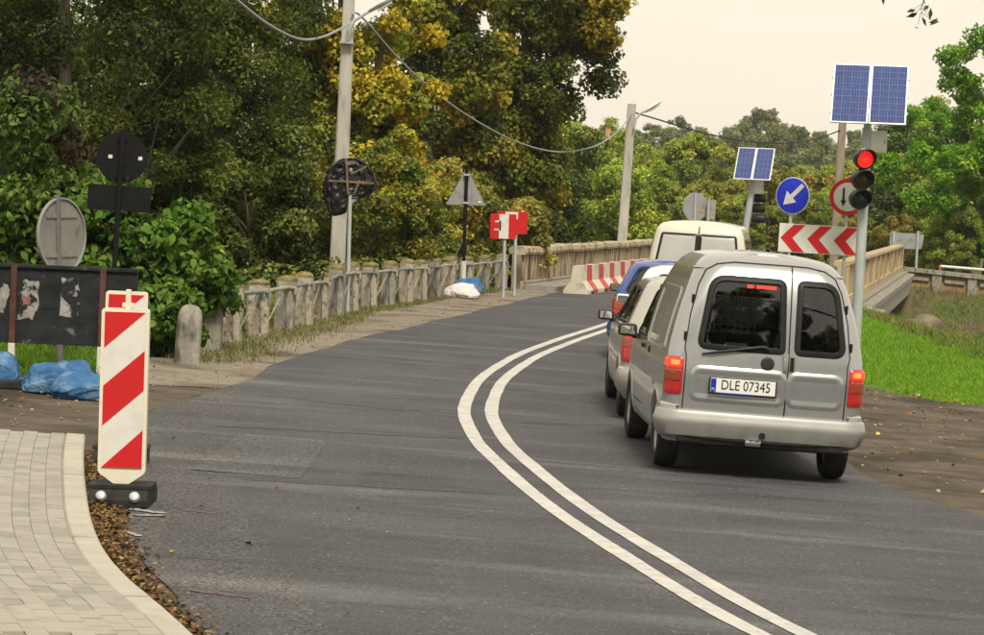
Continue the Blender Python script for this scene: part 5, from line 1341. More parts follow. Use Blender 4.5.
def signal_unit(name, label, Y, basepx, poletop, panel_px, r_pole, box_px, yaw, tilt, lens=None, cat='traffic light', ncol=4, nrow=9):
    a = at(basepx[0], basepx[1], Y); b = at(poletop[0], poletop[1], Y); d = b - a; gz = G(a.x, Y) - .05
    a = a + d * ((gz - a.z) / d.z); e = empty(name, a); tag(e, label, cat)
    MB().tube([(0, 0, 0), b - a], r_pole, 14).build('pole', M['galv'], e, True)
    (x0, y0, x1, y1) = panel_px; c = at((x0 + x1) / 2, (y0 + y1) / 2, Y) - a
    w_ = (x1 - x0) * Y / F; h_ = (y1 - y0) * Y / F / math.cos(tilt)
    solar(e, c + Vector((0, -.1, 0)), w_ / math.cos(yaw), h_, -tilt, yaw, ncol, nrow)
    MB().tube([b - a, c + Vector((0, .05, -.05))], r_pole * .8, 10).build('rack_arm', M['galv'], e, True)
    bx = at((box_px[0] + box_px[2]) / 2, (box_px[1] + box_px[3]) / 2, Y) - a; bw = (box_px[2] - box_px[0]) * Y / F; bh = (box_px[3] - box_px[1]) * Y / F
    cb = MB().box(bx + Vector((0, .05, 0)), (bw, .22, bh), bev=.01).build('control_box', M['boxgrey'], e)
    MB().box(bx + Vector((0, -.064, 0)), (bw * .9, .008, bh * .92), bev=.003).build('box_door', M['boxgrey'], cb); MB().box(bx + Vector((bw * .36, -.07, 0)), (.012, .01, .05)).build('box_lock', M['seal'], cb)
    MB().tube([bx + Vector((-.05, .02, -bh / 2)), bx + Vector((-.08, -.02, -bh / 2 - .25)), bx + Vector((-.15, -.05, -bh / 2 - .4))], .012, 6).build('lead', M['wire_dark'], e, True)
    return e, a
e, a = signal_unit('traffic_light', 'traffic light showing red on a galvanised pole under two large blue solar panels', 46.0, (858, 300), (867.5, 128), (832, 64.5, 906, 124.5), .085, (869.5, 131, 886.5, 153), R(-9), R(35))
sh = empty('signal_head', at(862, 180, 45.78) - a, R(6), e)
for k, (mat, z_, x_) in enumerate((('signal_red', .345, .02), ('signal_amber_off', 0, 0.0), ('signal_green_off', -.32, -.025))):
    MB().lathe([(0, -.14), (.13, -.14), (.165, -.08), (.168, .06), (.155, .075), (0, .075)], 28, Matrix.Rotation(math.pi / 2, 3, 'X')).build('signal_case', M['plasticblk'], sh, 30, (x_, .02, z_))
    MB().lathe([(0, .02), (.08, .016), (.14, 0), (.14, -.02), (0, -.02)], 28, Matrix.Rotation(math.pi / 2, 3, 'X')).build(('red_lens', 'amber_lens', 'green_lens')[k], M[mat], sh, 30, (x_, -.06, z_))
    V = []; Fs = []; n = 22                                                   # hood
    for i in range(n + 1):
        an = R(-25 + 230 * i / n); cx, cz = math.cos(an), math.sin(an); dp = .10 + .17 * max(0, math.sin(R(180 * i / n)))
        for rr_ in (.152, .160):
            V += [(x_ + cx * rr_, -.05, z_ + cz * rr_), (x_ + cx * rr_ * 1.01, -.05 - dp, z_ + cz * rr_ * 1.01)]
    for i in range(n):
        j = 4 * i; Fs += [(j, j + 1, j + 5, j + 4), (j + 2, j + 6, j + 7, j + 3), (j + 1, j + 3, j + 7, j + 5)]
    link('hood', mesh_of('hood', V, Fs, M['plasticblk'], True), sh)
for z_ in (.5, -.46): MB().box((0, .14, z_), (.08, .26, .05), bev=.01).build('bracket', M['galv'], sh)
MB().tube([(0, .14, -.47), (0, .16, .5)], .03, 8).build('rear_rod', M['plasticblk'], sh)
e2, a2 = signal_unit('solar_signal', 'smaller solar powered signal pole standing beyond the cream van', 74.0, (745.5, 230), (753, 183), (736, 148, 772, 180), .09, (752, 181, 763, 194), R(-14), R(38), ncol=4, nrow=6, cat='traffic light')
sg_ = empty('signal_head', at(757, 208, 74.2) - a2, R(80), e2)
for z_ in (.28, 0, -.28):
    MB().lathe([(0, -.12), (.1, -.12), (.125, -.06), (.13, .06), (0, .07)], 20, Matrix.Rotation(math.pi / 2, 3, 'X')).build('signal_case', M['plasticblk'], sg_, 30, (0, 0, z_))
    MB().tube([(0, -.06, z_), (0, -.22, z_)], [.13, .12], 16, False).build('hood', M['plasticblk'], sg_, 30)
# blue arrow disc, narrow-road disc and chevron board on two posts
Y = 47.2; pl = at(791, 250, Y); e = empty('road_sign_stand', (pl.x, Y, G(pl.x, Y) - .05)); z0 = e.location
tag(e, 'blue arrow sign, red-ringed priority sign and red chevron board on two posts, right of road', 'road sign')
def loc(px_, py_, dy=0.0): return at(px_, py_, Y + dy) - z0
pole(MB(), *loc(789.5, 240)[:2], 0, loc(793, 180).z, .03).build('post', M['galv'], e, True)
pb = loc(845, 240); pole(MB(), pb.x, pb.y, 0, loc(848, 182).z, .03).build('post', M['galv'], e, True)
R90 = Matrix.Rotation(math.pi / 2, 3, 'X')
bd_ = empty('blue_disc', loc(792.8, 195.7, -.06), R(-32), e); bd_['label'] = 'blue round sign with white arrow down left'
disc(MB(), .318, .02).build('plate', M['white'], bd_, 30); disc(MB(), .303, .006).build('blue_field', M['blue'], bd_, 30, (0, -.012, 0))
ar = [(.0, .27), (.075, .27), (.075, -.02), (.17, -.02), (.0375, -.23), (-.095, -.02), (0, -.02)]
ca, sa = math.cos(R(-46)), math.sin(R(-46)); ar = [((x_ - .0375) * ca - z_ * -sa * -1, (x_ - .0375) * sa * 1 + z_ * ca) for x_, z_ in ar]
ar = [(x_ * 1.0, z_) for x_, z_ in ar]
flatpoly(ar, -.019, .004).build('arrow', M['white'], bd_)
rd = empty('ring_disc', loc(848, 197, -.06), R(-14), e); rd['label'] = 'white round sign with red ring and black and red arrows'
disc(MB(), .315, .02).build('plate', M['red'], rd, 30); disc(MB(), .245, .006).build('white_field', M['white'], rd, 30, (0, -.012, 0))
def arrow(x_, up, mat, k=1.0):
    s_ = 1 if up else -1
    P = [(x_ - .018 * k, -.15 * s_ * k), (x_ + .018 * k, -.15 * s_ * k), (x_ + .018 * k, .06 * s_ * k), (x_ + .05 * k, .06 * s_ * k), (x_, .16 * s_ * k), (x_ - .05 * k, .06 * s_ * k), (x_ - .018 * k, .06 * s_ * k)]
    flatpoly(P, -.019, .004).build('arrow', M[mat], rd)
arrow(-.075, False, 'plate_ink'); arrow(.09, True, 'red', .85)
cb = empty('chevron_board', loc(818.5, 239.6, -.055), R(-3), e, 0, R(1.0)); bw, bh = 1.36, .49
MB().box((0, 0, 0), (bw, .025, bh), bev=.004).build('plate', M['white'], cb)
for k in range(3):
    x0 = -bw / 2 + .03 + k * .455; t = .20; dx = .215; h2 = bh / 2 - .012
    P = [(x0, 0), (x0 + dx, h2), (x0 + dx + t, h2), (x0 + t, 0), (x0 + dx + t, -h2), (x0 + dx, -h2)]
    flatpoly([(min(p_[0], bw / 2 - .012), p_[1]) for p_ in P], -.0165, .004).build('chevron', M['red'], cb)
# signs seen from behind beyond the van and beyond the bridge
Y = 99; p = at(695, 207, Y); e = empty('round_sign', (p.x, Y, -.02)); tag(e, 'grey round sign seen from behind above the cream van', 'sign'); z0 = e.location
c = at(695.5, 207, Y) - z0; pole(MB(), 0, 0, 0, c.z + .5, .04).build('post', M['galv'], e, True); dd = disc(MB(), .52, .02).build('disc', M['signback'], e, 30, (c.x, .06, c.z), (0, 0, R(25))); MB().box((.24, -.014, -.1), (.09, .006, .09), bev=.03).build('sticker', M['yellow'], dd)
p = at(708.5, 207, Y); e = empty('small_sign', (p.x, Y, -.02)); tag(e, 'narrow grey plate sign beside the round sign back', 'sign'); z0 = e.location
c = at(712, 210, Y) - z0; pole(MB(), 0, 0, 0, c.z + .4, .04).build('post', M['galv'], e, True); dd = MB().box((.1, .06, c.z), (.32, .02, .72), bev=.004).build('plate', M['signback'], e); MB().box((.16, .046, c.z - .25), (.09, .006, .09), bev=.03).build('sticker', M['yellow'], dd)
Y = 116; p = at(898, 262, Y); e = empty('plate_sign', (p.x, Y, T(p.x, Y))); tag(e, 'wide grey sign seen from behind on two posts past the bridge', 'sign'); z0 = e.location
for px_ in (893, 917): q = at(px_, 250, Y) - z0; pole(MB(), q.x, 0, 0, (at(px_, 231, Y) - z0).z, .05).build('post', M['galv'], e, True)
q = at(905, 241, Y) - z0; MB().box((q.x, .07, q.z), (1.25, .03, .66), bev=.01).build('plate', M['signback'], e); MB().box((q.x + .62, .09, q.z + .0), (.3, .03, .6), Matrix.Rotation(R(8), 3, 'Y'), bev=.01).build('side_plate', M['signback'], e)
# brick chimney on the far slope
p = at(609, 118, 430); e = empty('brick_chimney', (p.x, 430, T(p.x, 430) - .5)); tag(e, 'thin orange and white chimney rising above distant trees', 'chimney'); hh = p.z - e.location.z
MB().tube([(0, 0, 0), (0, 0, hh * .72)], [.55, .45], 12).build('lower_shaft', M['white'], e, True); MB().tube([(0, 0, hh * .72), (0, 0, hh)], [.45, .38], 12).build('upper_shaft', pm('brick_orange', (.5, .22, .08), (.55, .3, .14), .8, .9), e, True)

# ------------------------------------------------------------------ foliage
def leaf_mesh(name, C_, N_, size, col, asp=.55, mat=None, rng=None):
    """one small pointed leaf per row: centre, facing, length, colour"""
    n = len(C_); rng = rng or np.random.default_rng(1)
    N_ = N_ / (np.linalg.norm(N_, axis=1, keepdims=True) + 1e-9)
    t = rng.normal(size=(n, 3)); t -= N_ * (t * N_).sum(1, keepdims=True); t /= (np.linalg.norm(t, axis=1, keepdims=True) + 1e-9)
    b = np.cross(N_, t); L = size[:, None] * .5; W = L * asp
    V = np.empty((n, 4, 3)); fold = N_ * W * .35
    V[:, 0] = C_ - t * L; V[:, 1] = C_ + b * W - t * L * .1 + fold; V[:, 2] = C_ + t * L; V[:, 3] = C_ - b * W - t * L * .1 + fold
    me = bpy.data.meshes.new(name); me.vertices.add(4 * n); me.vertices.foreach_set('co', V.reshape(-1).astype(np.float32))
    me.loops.add(4 * n); me.polygons.add(n)
    me.loops.foreach_set('vertex_index', np.arange(4 * n, dtype=np.int32))
    me.polygons.foreach_set('loop_start', np.arange(0, 4 * n, 4, dtype=np.int32)); me.polygons.foreach_set('loop_total', np.full(n, 4, np.int32))
    at_ = me.color_attributes.new('Col', 'FLOAT_COLOR', 'POINT')
    c4 = np.ones((n, 4, 4), np.float32); c4[:, :, :3] = col[:, None, :]; at_.data.foreach_set('color', c4.reshape(-1))
    me.update(calc_edges=True); me.validate()
    me.materials.append(mat or M['leaf']); return me
def leaf_mesh6(name, C_, N_, size, col, asp=.6, mat=None, rng=None):
    """broad leaves: six outline points, drooping tip, folded midrib"""
    n = len(C_); N_ = N_ / (np.linalg.norm(N_, axis=1, keepdims=True) + 1e-9)
    t = rng.normal(size=(n, 3)) + np.array([0, -.2, -.9]); t -= N_ * (t * N_).sum(1, keepdims=True); t /= (np.linalg.norm(t, axis=1, keepdims=True) + 1e-9)
    b = np.cross(N_, t); L = size[:, None] * .5; W = L * asp
    V = np.empty((n, 7, 3)); up = N_ * W * .3; dn = N_ * L * .22
    V[:, 0] = C_ - t * L; V[:, 1] = C_ + b * W * .8 - t * L * .6 + up; V[:, 2] = C_ + b * W + t * L * .05 + up * .8; V[:, 3] = C_ + t * L * 1.05 - dn
    V[:, 4] = C_ - b * W + t * L * .05 + up * .8; V[:, 5] = C_ - b * W * .8 - t * L * .6 + up; V[:, 6] = C_ + t * L * .1
    me = bpy.data.meshes.new(name); me.vertices.add(7 * n); me.vertices.foreach_set('co', V.reshape(-1).astype(np.float32))
    idx = np.arange(n)[:, None] * 7; L4 = np.concatenate([idx + np.array([[0, 1, 2, 6]]), idx + np.array([[6, 2, 3]]), idx + np.array([[6, 3, 4]]), idx + np.array([[0, 6, 4, 5]])], 1).astype(np.int32)
    me.loops.add(14 * n); me.loops.foreach_set('vertex_index', L4.reshape(-1)); me.polygons.add(4 * n)
    me.polygons.foreach_set('loop_start', (np.arange(n)[:, None] * 14 + np.array([[0, 4, 7, 10]])).reshape(-1).astype(np.int32)); me.polygons.foreach_set('loop_total', np.tile(np.array([4, 3, 3, 4], np.int32), n))
    c4 = np.ones((n, 7, 4), np.float32); c4[:, :, :3] = col[:, None, :]; me.color_attributes.new('Col', 'FLOAT_COLOR', 'POINT').data.foreach_set('color', c4.reshape(-1))
    me.update(calc_edges=True); me.validate(); me.materials.append(mat or M['leaf'])
    me.polygons.foreach_set('use_smooth', [True] * len(me.polygons)); return me
def clump_leaves(rng, clumps, per, lsize, pal, palw, droop=.2, flat_=.75, jit=.25):
    """clumps: (centre, radius[, palette index]); colours vary from clump to clump and from leaf to leaf"""
    Cs, Ns, Ss, Ks = [], [], [], []
    pal = np.array(pal)
    tot = sum(c[1] ** 2 for c in clumps)
    for c in clumps:
        k = max(20, int(per * c[1] ** 2 / tot)); ctr = np.array(c[0])
        d = rng.normal(size=(k, 3)); d /= np.linalg.norm(d, axis=1, keepdims=True)
        rr_ = rng.random(k) ** .45; rr_ *= 1 + .25 * np.sin(5 * d[:, 0] + ctr[0]) * np.sin(4 * d[:, 2] + ctr[1])
        P = ctr + d * (rr_ * c[1])[:, None] * np.array([1, 1, flat_])
        Nn = d * .7 + np.array([0, 0, .55]) + rng.normal(size=(k, 3)) * .55; Nn[:, 2] -= droop * rng.random(k)
        i = c[2] if len(c) > 2 else rng.choice(len(pal), p=palw)
        base = pal[i] * (1 + rng.normal() * .16)
        kk = base[None] * (1 + rng.normal(size=(k, 1)) * jit)
        mixi = rng.random(k) < .16; kk[mixi] = pal[rng.choice(len(pal), size=mixi.sum(), p=palw)]
        kk = np.clip(kk, .004, .8)
        Cs.append(P); Ns.append(Nn); Ss.append(lsize * rng.uniform(.6, 1.3, k)); Ks.append(kk)
    return np.vstack(Cs), np.vstack(Ns), np.concatenate(Ss), np.vstack(Ks)
def ell_clumps(rng, c, r_, n, cr, shell=.35):
    out = []
    while len(out) < n:
        d = rng.normal(size=3); d /= np.linalg.norm(d); k = (shell + (1 - shell) * rng.random()) ** .6 * (1 + .18 * math.sin(3 * d[0] + c[0]) + .14 * math.sin(5 * d[2] + c[1]))
        out.append((np.array(c) + d * k * np.array(r_), cr * rng.uniform(.65, 1.3)))
    return out
def trunk_mesh(rng, h_, r_, clumps, nl=9, lean=(0, 0)):
    mb = MB(); P = [Vector((lean[0] * t * t + .12 * math.sin(3 * t + 1) * t, lean[1] * t * t + .1 * math.sin(4 * t), h_ * t)) for t in np.linspace(0, 1, 8)]
    mb.tube(P, [r_ * (1.35 - .35 * min(1, t * 8)) * (1 - .75 * t) for t in np.linspace(0, 1, 8)], 9)
    pick = sorted(range(len(clumps)), key=lambda i: rng.random())[:nl]
    for i in pick:
        c = Vector(clumps[i][0]); t = min(.92, max(.2, (c.z / h_) * .62)); k = t * 7; j = int(k); a = P[j].lerp(P[min(7, j + 1)], k - j)
        m1 = a.lerp(c, .5) + Vector((0, 0, -.12 * (c - a).length)) + Vector(rng.normal(size=3) * .08)
        rr_ = r_ * (1 - .75 * t) * .55; mb.tube([a, a.lerp(m1, .5), m1, m1.lerp(c, .6), c], [rr_, rr_ * .85, rr_ * .6, rr_ * .4, rr_ * .12], 6)
        for _ in range(2):
            q = c + Vector(rng.normal(size=3)) * clumps[i][1] * .6; mb.tube([m1, m1.lerp(q, .5) + Vector((0, 0, .05)), q], [rr_ * .4, rr_ * .25, rr_ * .08], 5)
    return mb
GREEN = {
 'dark':  ([(.044, .066, .012), (.070, .097, .018), (.114, .141, .026), (.185, .202, .044), (.025, .038, .010)], [.28, .28, .22, .12, .1]),
 'elder': ([(.05, .09, .017), (.08, .13, .024), (.13, .18, .04), (.05, .03, .025)], [.35, .35, .18, .12]),
 'knot':  ([(.07, .14, .018), (.105, .185, .026), (.045, .10, .013), (.16, .25, .045)], [.34, .32, .22, .12]),
 'yellow': ([(.470, .370, .034), (.336, .325, .039), (.560, .336, .039), (.224, .258, .039), (.123, .168, .028)], [.28, .28, .06, .26, .12]),
 'maple': ([(.086, .108, .017), (.140, .151, .022), (.259, .227, .032), (.432, .335, .032), (.049, .067, .014)], [.34, .28, .17, .07, .14]),
 'shrub': ([(.21, .235, .04), (.13, .165, .03), (.32, .29, .045), (.08, .11, .025)], [.35, .35, .15, .15]),
 'mid':   ([(.192, .246, .042), (.264, .312, .054), (.360, .372, .072), (.120, .168, .036)], [.35, .33, .17, .15]),
 'midb':  ([(.228, .312, .042), (.312, .396, .060), (.408, .456, .072), (.144, .210, .036)], [.35, .35, .17, .13]),
 'olive': ([(.240, .240, .054), (.324, .288, .066), (.432, .288, .072), (.156, .174, .042)], [.35, .3, .15, .2]),
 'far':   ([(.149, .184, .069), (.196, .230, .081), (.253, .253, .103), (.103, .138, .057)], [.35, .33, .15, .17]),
 'bright': ([(.115, .25, .014), (.165, .33, .022), (.075, .17, .011), (.26, .4, .045)], [.36, .34, .17, .13]),
 'deep':  ([(.055, .09, .022), (.085, .125, .03), (.14, .17, .04), (.035, .06, .016)], [.35, .33, .15, .17]),
}
def tree(name, label, X, Y, ells, nleaf, lsize, pal, cr, nclump, seed, base_z=None, trunk_h=None, trunk_r=.16, cat='tree', group=None, extra=(), asp=.55, flat_=.75, nl=10, mat=None):
    """ells: (dx, dy, z, rx, ry, rz) crown lobes, z above the base"""
    rng = np.random.default_rng(seed); bz = base_z if base_z is not None else T(X, Y) - .1
    e = empty(name, (X, Y, bz)); tag(e, label, cat, group); cl = []
    vol = sum(l[3] * l[4] * l[5] for l in ells)
    for l in ells: cl += ell_clumps(rng, l[:3], l[3:], max(4, int(nclump * l[3] * l[4] * l[5] / vol)), cr)
    cl = [c for c in cl if c[0][2] > c[1] * .4] + list(extra)
    P, w_ = GREEN[pal]; me = (leaf_mesh6 if pal in ('knot', 'elder') else leaf_mesh)('crown', *clump_leaves(rng, cl, nleaf, lsize, P, w_, flat_=flat_), asp=asp, rng=rng, mat=mat)
    link('crown', me, e)
    th = trunk_h or max(c[0][2] for c in cl) * .85
    trunk_mesh(rng, th, trunk_r, cl, nl).build('trunk', M['bark'], e, True)
    return e
def copy_tree(src, X, Y, s_, rz, label, group, z=None, sz=None):
    c = src.copy(); COL.objects.link(c); c.location = (X, Y, (T(X, Y) - .1) if z is None else z); c.scale = (s_, s_, sz or s_); c.rotation_euler = (0, 0, rz)
    c['label'] = label; c['group'] = group
    for ch in src.children:
        k = ch.copy(); COL.objects.link(k); k.parent = c
    return c
def Xp(px, Y): return at(px, 200, Y).x
# left, nearest the road
tree('dark_tree', 'dark fine-leaved tree filling the upper left behind black round sign', Xp(60, 45), 45, [(0, 0, 6.2, 3.1, 2.4, 3.6), (.4, -.5, 3.2, 2.8, 2.2, 2.0)], 120000, .085, 'dark', .55, 150, 11, trunk_h=8.5, trunk_r=.22)
tree('dark_tree', 'dark fine-leaved tree left of the tall lamp pole', Xp(188, 47), 47, [(0, 0, 6.2, 1.75, 1.8, 3.8), (-.1, -.4, 3.4, 1.8, 1.7, 1.9)], 95000, .085, 'dark', .52, 120, 12, trunk_h=8.5, trunk_r=.2)
tree('dark_tree', 'dark tree at far left behind the others, cut off by the picture edge', Xp(-40, 52), 52, [(0, 0, 6.0, 3.0, 2.4, 4.2)], 45000, .11, 'dark', .65, 75, 13, trunk_h=9, trunk_r=.25)
tree('dark_tree', 'dark tree rising behind the yellow maple gap', Xp(225, 58), 58, [(0, 0, 7.2, 1.8, 1.6, 3.4), (-1.0, .5, 3.6, 2.2, 1.6, 2.2)], 60000, .1, 'dark', .58, 85, 15, trunk_h=10, trunk_r=.25)
tree('elder_bush', 'elder bush with dark berries at the left edge above notice board', Xp(8, 33), 33, [(0, 0, 2.4, 1.2, 1.0, 1.5), (-.5, .2, 1.2, 1.3, 1.0, 1.0)], 26000, .095, 'elder', .34, 85, 21, trunk_r=.06, cat='bush', asp=.5)
# big leafy weeds around the first posts
rng = np.random.default_rng(5)
tree('knotweed_shrub', 'bright green broad-leaved shrub crowding the first railing posts', Xp(168, 33.2), 33.0, [(0, 0, 1.15, .75, .6, .62), (.42, .1, .9, .45, .4, .42), (-.5, -.1, .9, .6, .5, .6)], 9500, .125, 'knot', .26, 55, 31, base_z=G(-4, 33) - .2, trunk_r=.03, cat='bush', asp=.62)
tree('knotweed_shrub', 'tall broad-leaved shrub behind the notice board and black plate', Xp(85, 32.5), 32.6, [(0, 0, 1.5, 1.1, .7, 1.0), (-1.2, 0, 1.3, 1.0, .6, 1.0)], 15000, .125, 'knot', .32, 75, 32, base_z=G(-4.5, 32) - .3, trunk_r=.04, cat='bush', asp=.6)
tree('knotweed_shrub', 'low leafy shrub directly behind the lone stone bollard', Xp(165, 31.6), 31.7, [(0, 0, .5, .5, .4, .45), (-.6, 0, .4, .6, .4, .4)], 5000, .12, 'knot', .24, 30, 33, base_z=G(-4, 31) - .1, trunk_r=.02, cat='bush', asp=.6)
tree('flowering_shrub', 'shrub with pale cream blossom sprays at far left', Xp(40, 34.5), 34.6, [(0, 0, 2.1, 1.0, .6, .8), (-1.0, 0, 1.9, .8, .6, .8)], 8000, .12, 'elder', .34, 50, 34, base_z=G(-5, 34) - .5, trunk_r=.04, cat='bush', extra=[])
# yellow maple, big maple
tree('yellow_maple', 'maple with yellow and orange autumn leaves right behind the tall lamp pole', Xp(335, 61), 61, [(0, 0, 6.8, 1.9, 1.6, 3.4), (.5, -.3, 4.6, 1.7, 1.4, 1.9)], 80000, .108, 'yellow', .46, 115, 41, trunk_h=9, trunk_r=.2, asp=.8)
tree('big_maple', 'large dark maple with yellowing tips overhanging the bridge start', Xp(520, 79), 79, [(.6, 0, 11.7, 2.5, 2.3, 2.5), (-1.6, 0, 8.0, 2.5, 2.2, 3.4), (-1.0, -.5, 4.8, 2.6, 2.0, 2.4), (-.6, 0, 6.9, 1.6, 1.8, 2.2)], 170000, .13, 'maple', .62, 220, 42, trunk_h=11.5, trunk_r=.36, asp=.8)
tree('dark_maple', 'dark leafy tree between yellow maple and big maple', Xp(425, 70), 70, [(0, 0, 6.0, 1.7, 1.6, 3.0), (.2, 0, 9.2, 1.5, 1.5, 2.0)], 60000, .125, 'maple', .52, 90, 43, trunk_h=9, trunk_r=.22, asp=.8)
# shrubs behind the railing
for k, (px_, Y, h_, w_, pal, lab) in enumerate(((250, 43, 2.2, .9, 'dark', 'dark green bush rising behind the first third of the railing'), (300, 57.5, 3.0, 1.2, 'shrub', 'olive bush behind the railing left of lamp pole'), (372, 56, 2.5, 1.2, 'shrub', 'yellow-green bush behind railing right of wrapped sign'), (402, 64, 3.1, 1.2, 'shrub', 'taller yellow-green bush behind the middle of the railing'), (445, 67, 2.7, 1.2, 'olive', 'olive bush behind the triangular sign pole'), (500, 70, 2.6, 1.3, 'olive', 'brownish bush behind the red and white boards'), (522, 77, 2.8, 1.1, 'maple', 'dark bush behind the start of the bridge parapet'))):
    X = Xp(px_, Y); tree('bush', lab, X, Y, [(0, 0, h_ * .62, w_, w_ * .8, h_ * .5), (w_ * .5, 0, h_ * .45, w_ * .7, w_ * .6, h_ * .4)], 20000, .095 if Y < 60 else .115, pal, .3, 60, 50 + k, base_z=T(X, Y) + (.6 if Y > 50 else .3), trunk_r=.05, cat='bush', group='bushes behind the railing')
# backdrop on the left so no bare ground shows through the crowns
proto = {}
def mk(key, pal, ells, n, ls, cr, nc, seed, X, Y, label, group, th, tr, mat='leaf'):
    proto[key] = tree('tree', label, X, Y, ells, n, ls, pal, cr, nc, seed, trunk_h=th, trunk_r=tr, group=group, nl=8, mat=M[mat]); return proto[key]
gl_ = 'trees on the left bank behind the railing'
mk('lb', 'dark', [(0, 0, 6, 3.0, 2.6, 3.6), (.6, 0, 3.0, 2.8, 2.4, 2.4)], 20000, .22, .85, 60, 71, Xp(120, 70), 70, 'dark background tree behind the middle of the upper left crowns', gl_, 8, .25)
for k, (px_, Y, s_) in enumerate(((-20, 66, 1.0), (250, 78, 1.05), (340, 88, 1.05), (440, 98, 1.0), (40, 84, 1.2), (180, 92, 1.2), (530, 108, .95))): copy_tree(proto['lb'], Xp(px_, Y), Y, s_, 1.3 * k + .4, 'dark background tree ' + ('deep behind the elder bush at left edge', 'left of the tall lamp pole, behind its neighbours', 'behind the yellow maple', 'behind the triangular sign', 'far behind the black round sign', 'far behind the lone stone bollard', 'behind the big maple by the bridge')[k], gl_)
# valley trees beyond the bridge
gm_ = 'trees in the valley beyond the bridge'
mk('m1', 'mid', [(0, 0, 4.2, 2.3, 2.1, 2.6), (.5, .3, 2.2, 2.2, 1.9, 1.8)], 26000, .18, .52, 80, 81, Xp(690, 150), 150, 'rounded green tree in the middle of the valley', gm_, 5.5, .16, 'leaf_far')
mk('m2', 'midb', [(0, 0, 4.0, 2.0, 2.0, 2.8), (-.6, .2, 2.2, 2.2, 1.8, 1.8)], 26000, .17, .52, 80, 82, Xp(622, 118), 118, 'bright green tree right behind the slim lamp pole', gm_, 5.5, .16, 'leaf_far')
mk('m3', 'olive', [(0, 0, 3.2, 2.2, 2.0, 1.9), (.9, .2, 1.9, 2.0, 1.8, 1.5)], 22000, .18, .48, 70, 83, Xp(770, 138), 138, 'olive brown bushy tree behind the blue arrow sign', gm_, 4, .12, 'leaf_far')
mk('m4', 'deep', [(0, 0, 4.5, 1.4, 1.3, 3.2), (0, 0, 2.2, 1.7, 1.6, 1.8)], 20000, .17, .44, 65, 84, Xp(885, 128), 128, 'dark green tree behind the traffic light control box', gm_, 6.5, .15, 'leaf_far')
mk('m5', 'bright', [(.2, 0, 8.6, 3.0, 2.8, 3.6), (-1.2, 0, 4.0, 3.0, 2.6, 2.8), (1.5, .4, 5.0, 2.8, 2.4, 3.2)], 60000, .19, .62, 130, 85, Xp(992, 118), 118, 'tall bright green maple at the right edge', gm_, 8.5, .25, 'leaf_far')
r_ = random.Random(12)
lab_m = {'m1': 'rounded green', 'm2': 'bright green', 'm3': 'olive brown', 'm4': 'slim dark'}
marks = [(575, 'right of the big maple crown'), (612, 'left of the slim lamp pole'), (640, 'right of the slim lamp pole'), (665, 'above the left end of cream van roof'), (700, 'above the round sign back'), (735, 'left of the smaller solar panels'), (765, 'right of the smaller solar panels'), (795, 'behind the blue arrow sign'), (825, 'above the chevron board'), (850, 'behind the red-ringed sign'), (885, 'behind the control box'), (915, 'above the wide sign back'), (945, 'left of the tall bright maple'), (985, 'below the tall bright maple'), (1100, 'past the right picture edge')]
rows = [(126, 'nearest row'), (146, 'second row'), (170, 'third row'), (215, 'fourth row'), (400, 'hindmost row')]
for (px_, Y, kind, s_) in ((585, 124, 'm2', .8), (645, 132, 'm2', .75), (600, 150, 'm2', 1.0), (655, 160, 'm1', .85), (560, 140, 'm1', 1.1), (675, 128, 'm1', .6), (712, 134, 'm3', .8), (740, 128, 'm1', .55), (800, 130, 'm1', .6), (828, 134, 'm2', .62), (725, 160, 'm1', .8), (760, 158, 'm3', .95), (795, 165, 'm1', .85), (835, 160, 'm1', .9), (870, 150, 'm3', 1.15), (905, 140, 'm1', .9), (630, 185, 'm3', 1.1), (668, 195, 'm1', 1.0), (705, 200, 'm3', 1.15), (742, 195, 'm1', .95), (780, 205, 'm4', .9), (812, 200, 'm1', 1.0), (850, 190, 'm3', 1.2), (585, 190, 'm1', 1.2),
                       (890, 170, 'm2', 1.2), (925, 145, 'm4', 1.15), (925, 128, 'm2', .85), (955, 150, 'm2', 1.3), (1010, 150, 'm1', 1.4), (860, 122, 'm3', .55), (905, 120, 'm3', .6), (940, 119, 'm2', .5), (965, 118, 'm1', .5), (655, 235, 'm1', 1.1), (700, 245, 'm4', 1.0), (750, 240, 'm1', 1.1), (800, 245, 'm1', 1.15), (600, 240, 'm1', 1.3), (850, 240, 'm1', 1.3), (1040, 130, 'm2', 1.4)):
    lb = '%s valley tree %s, %s' % (lab_m[kind], next(l for x, l in marks if px_ <= x), next(l for y_, l in rows if Y <= y_))
    copy_tree(proto[kind], Xp(px_, Y), Y, s_ * r_.uniform(.94, 1.06), r_.uniform(0, 6.28), lb, gm_, sz=s_ * r_.uniform(.9, 1.08))
copy_tree(proto['m5'], Xp(925, 133), 133, .72, 2.0, 'lower bright green maple left of the tall one', gm_)
copy_tree(proto['m5'], Xp(1050, 128), 128, 1.0, 4.0, 'tall bright green maple just outside the right edge', gm_)
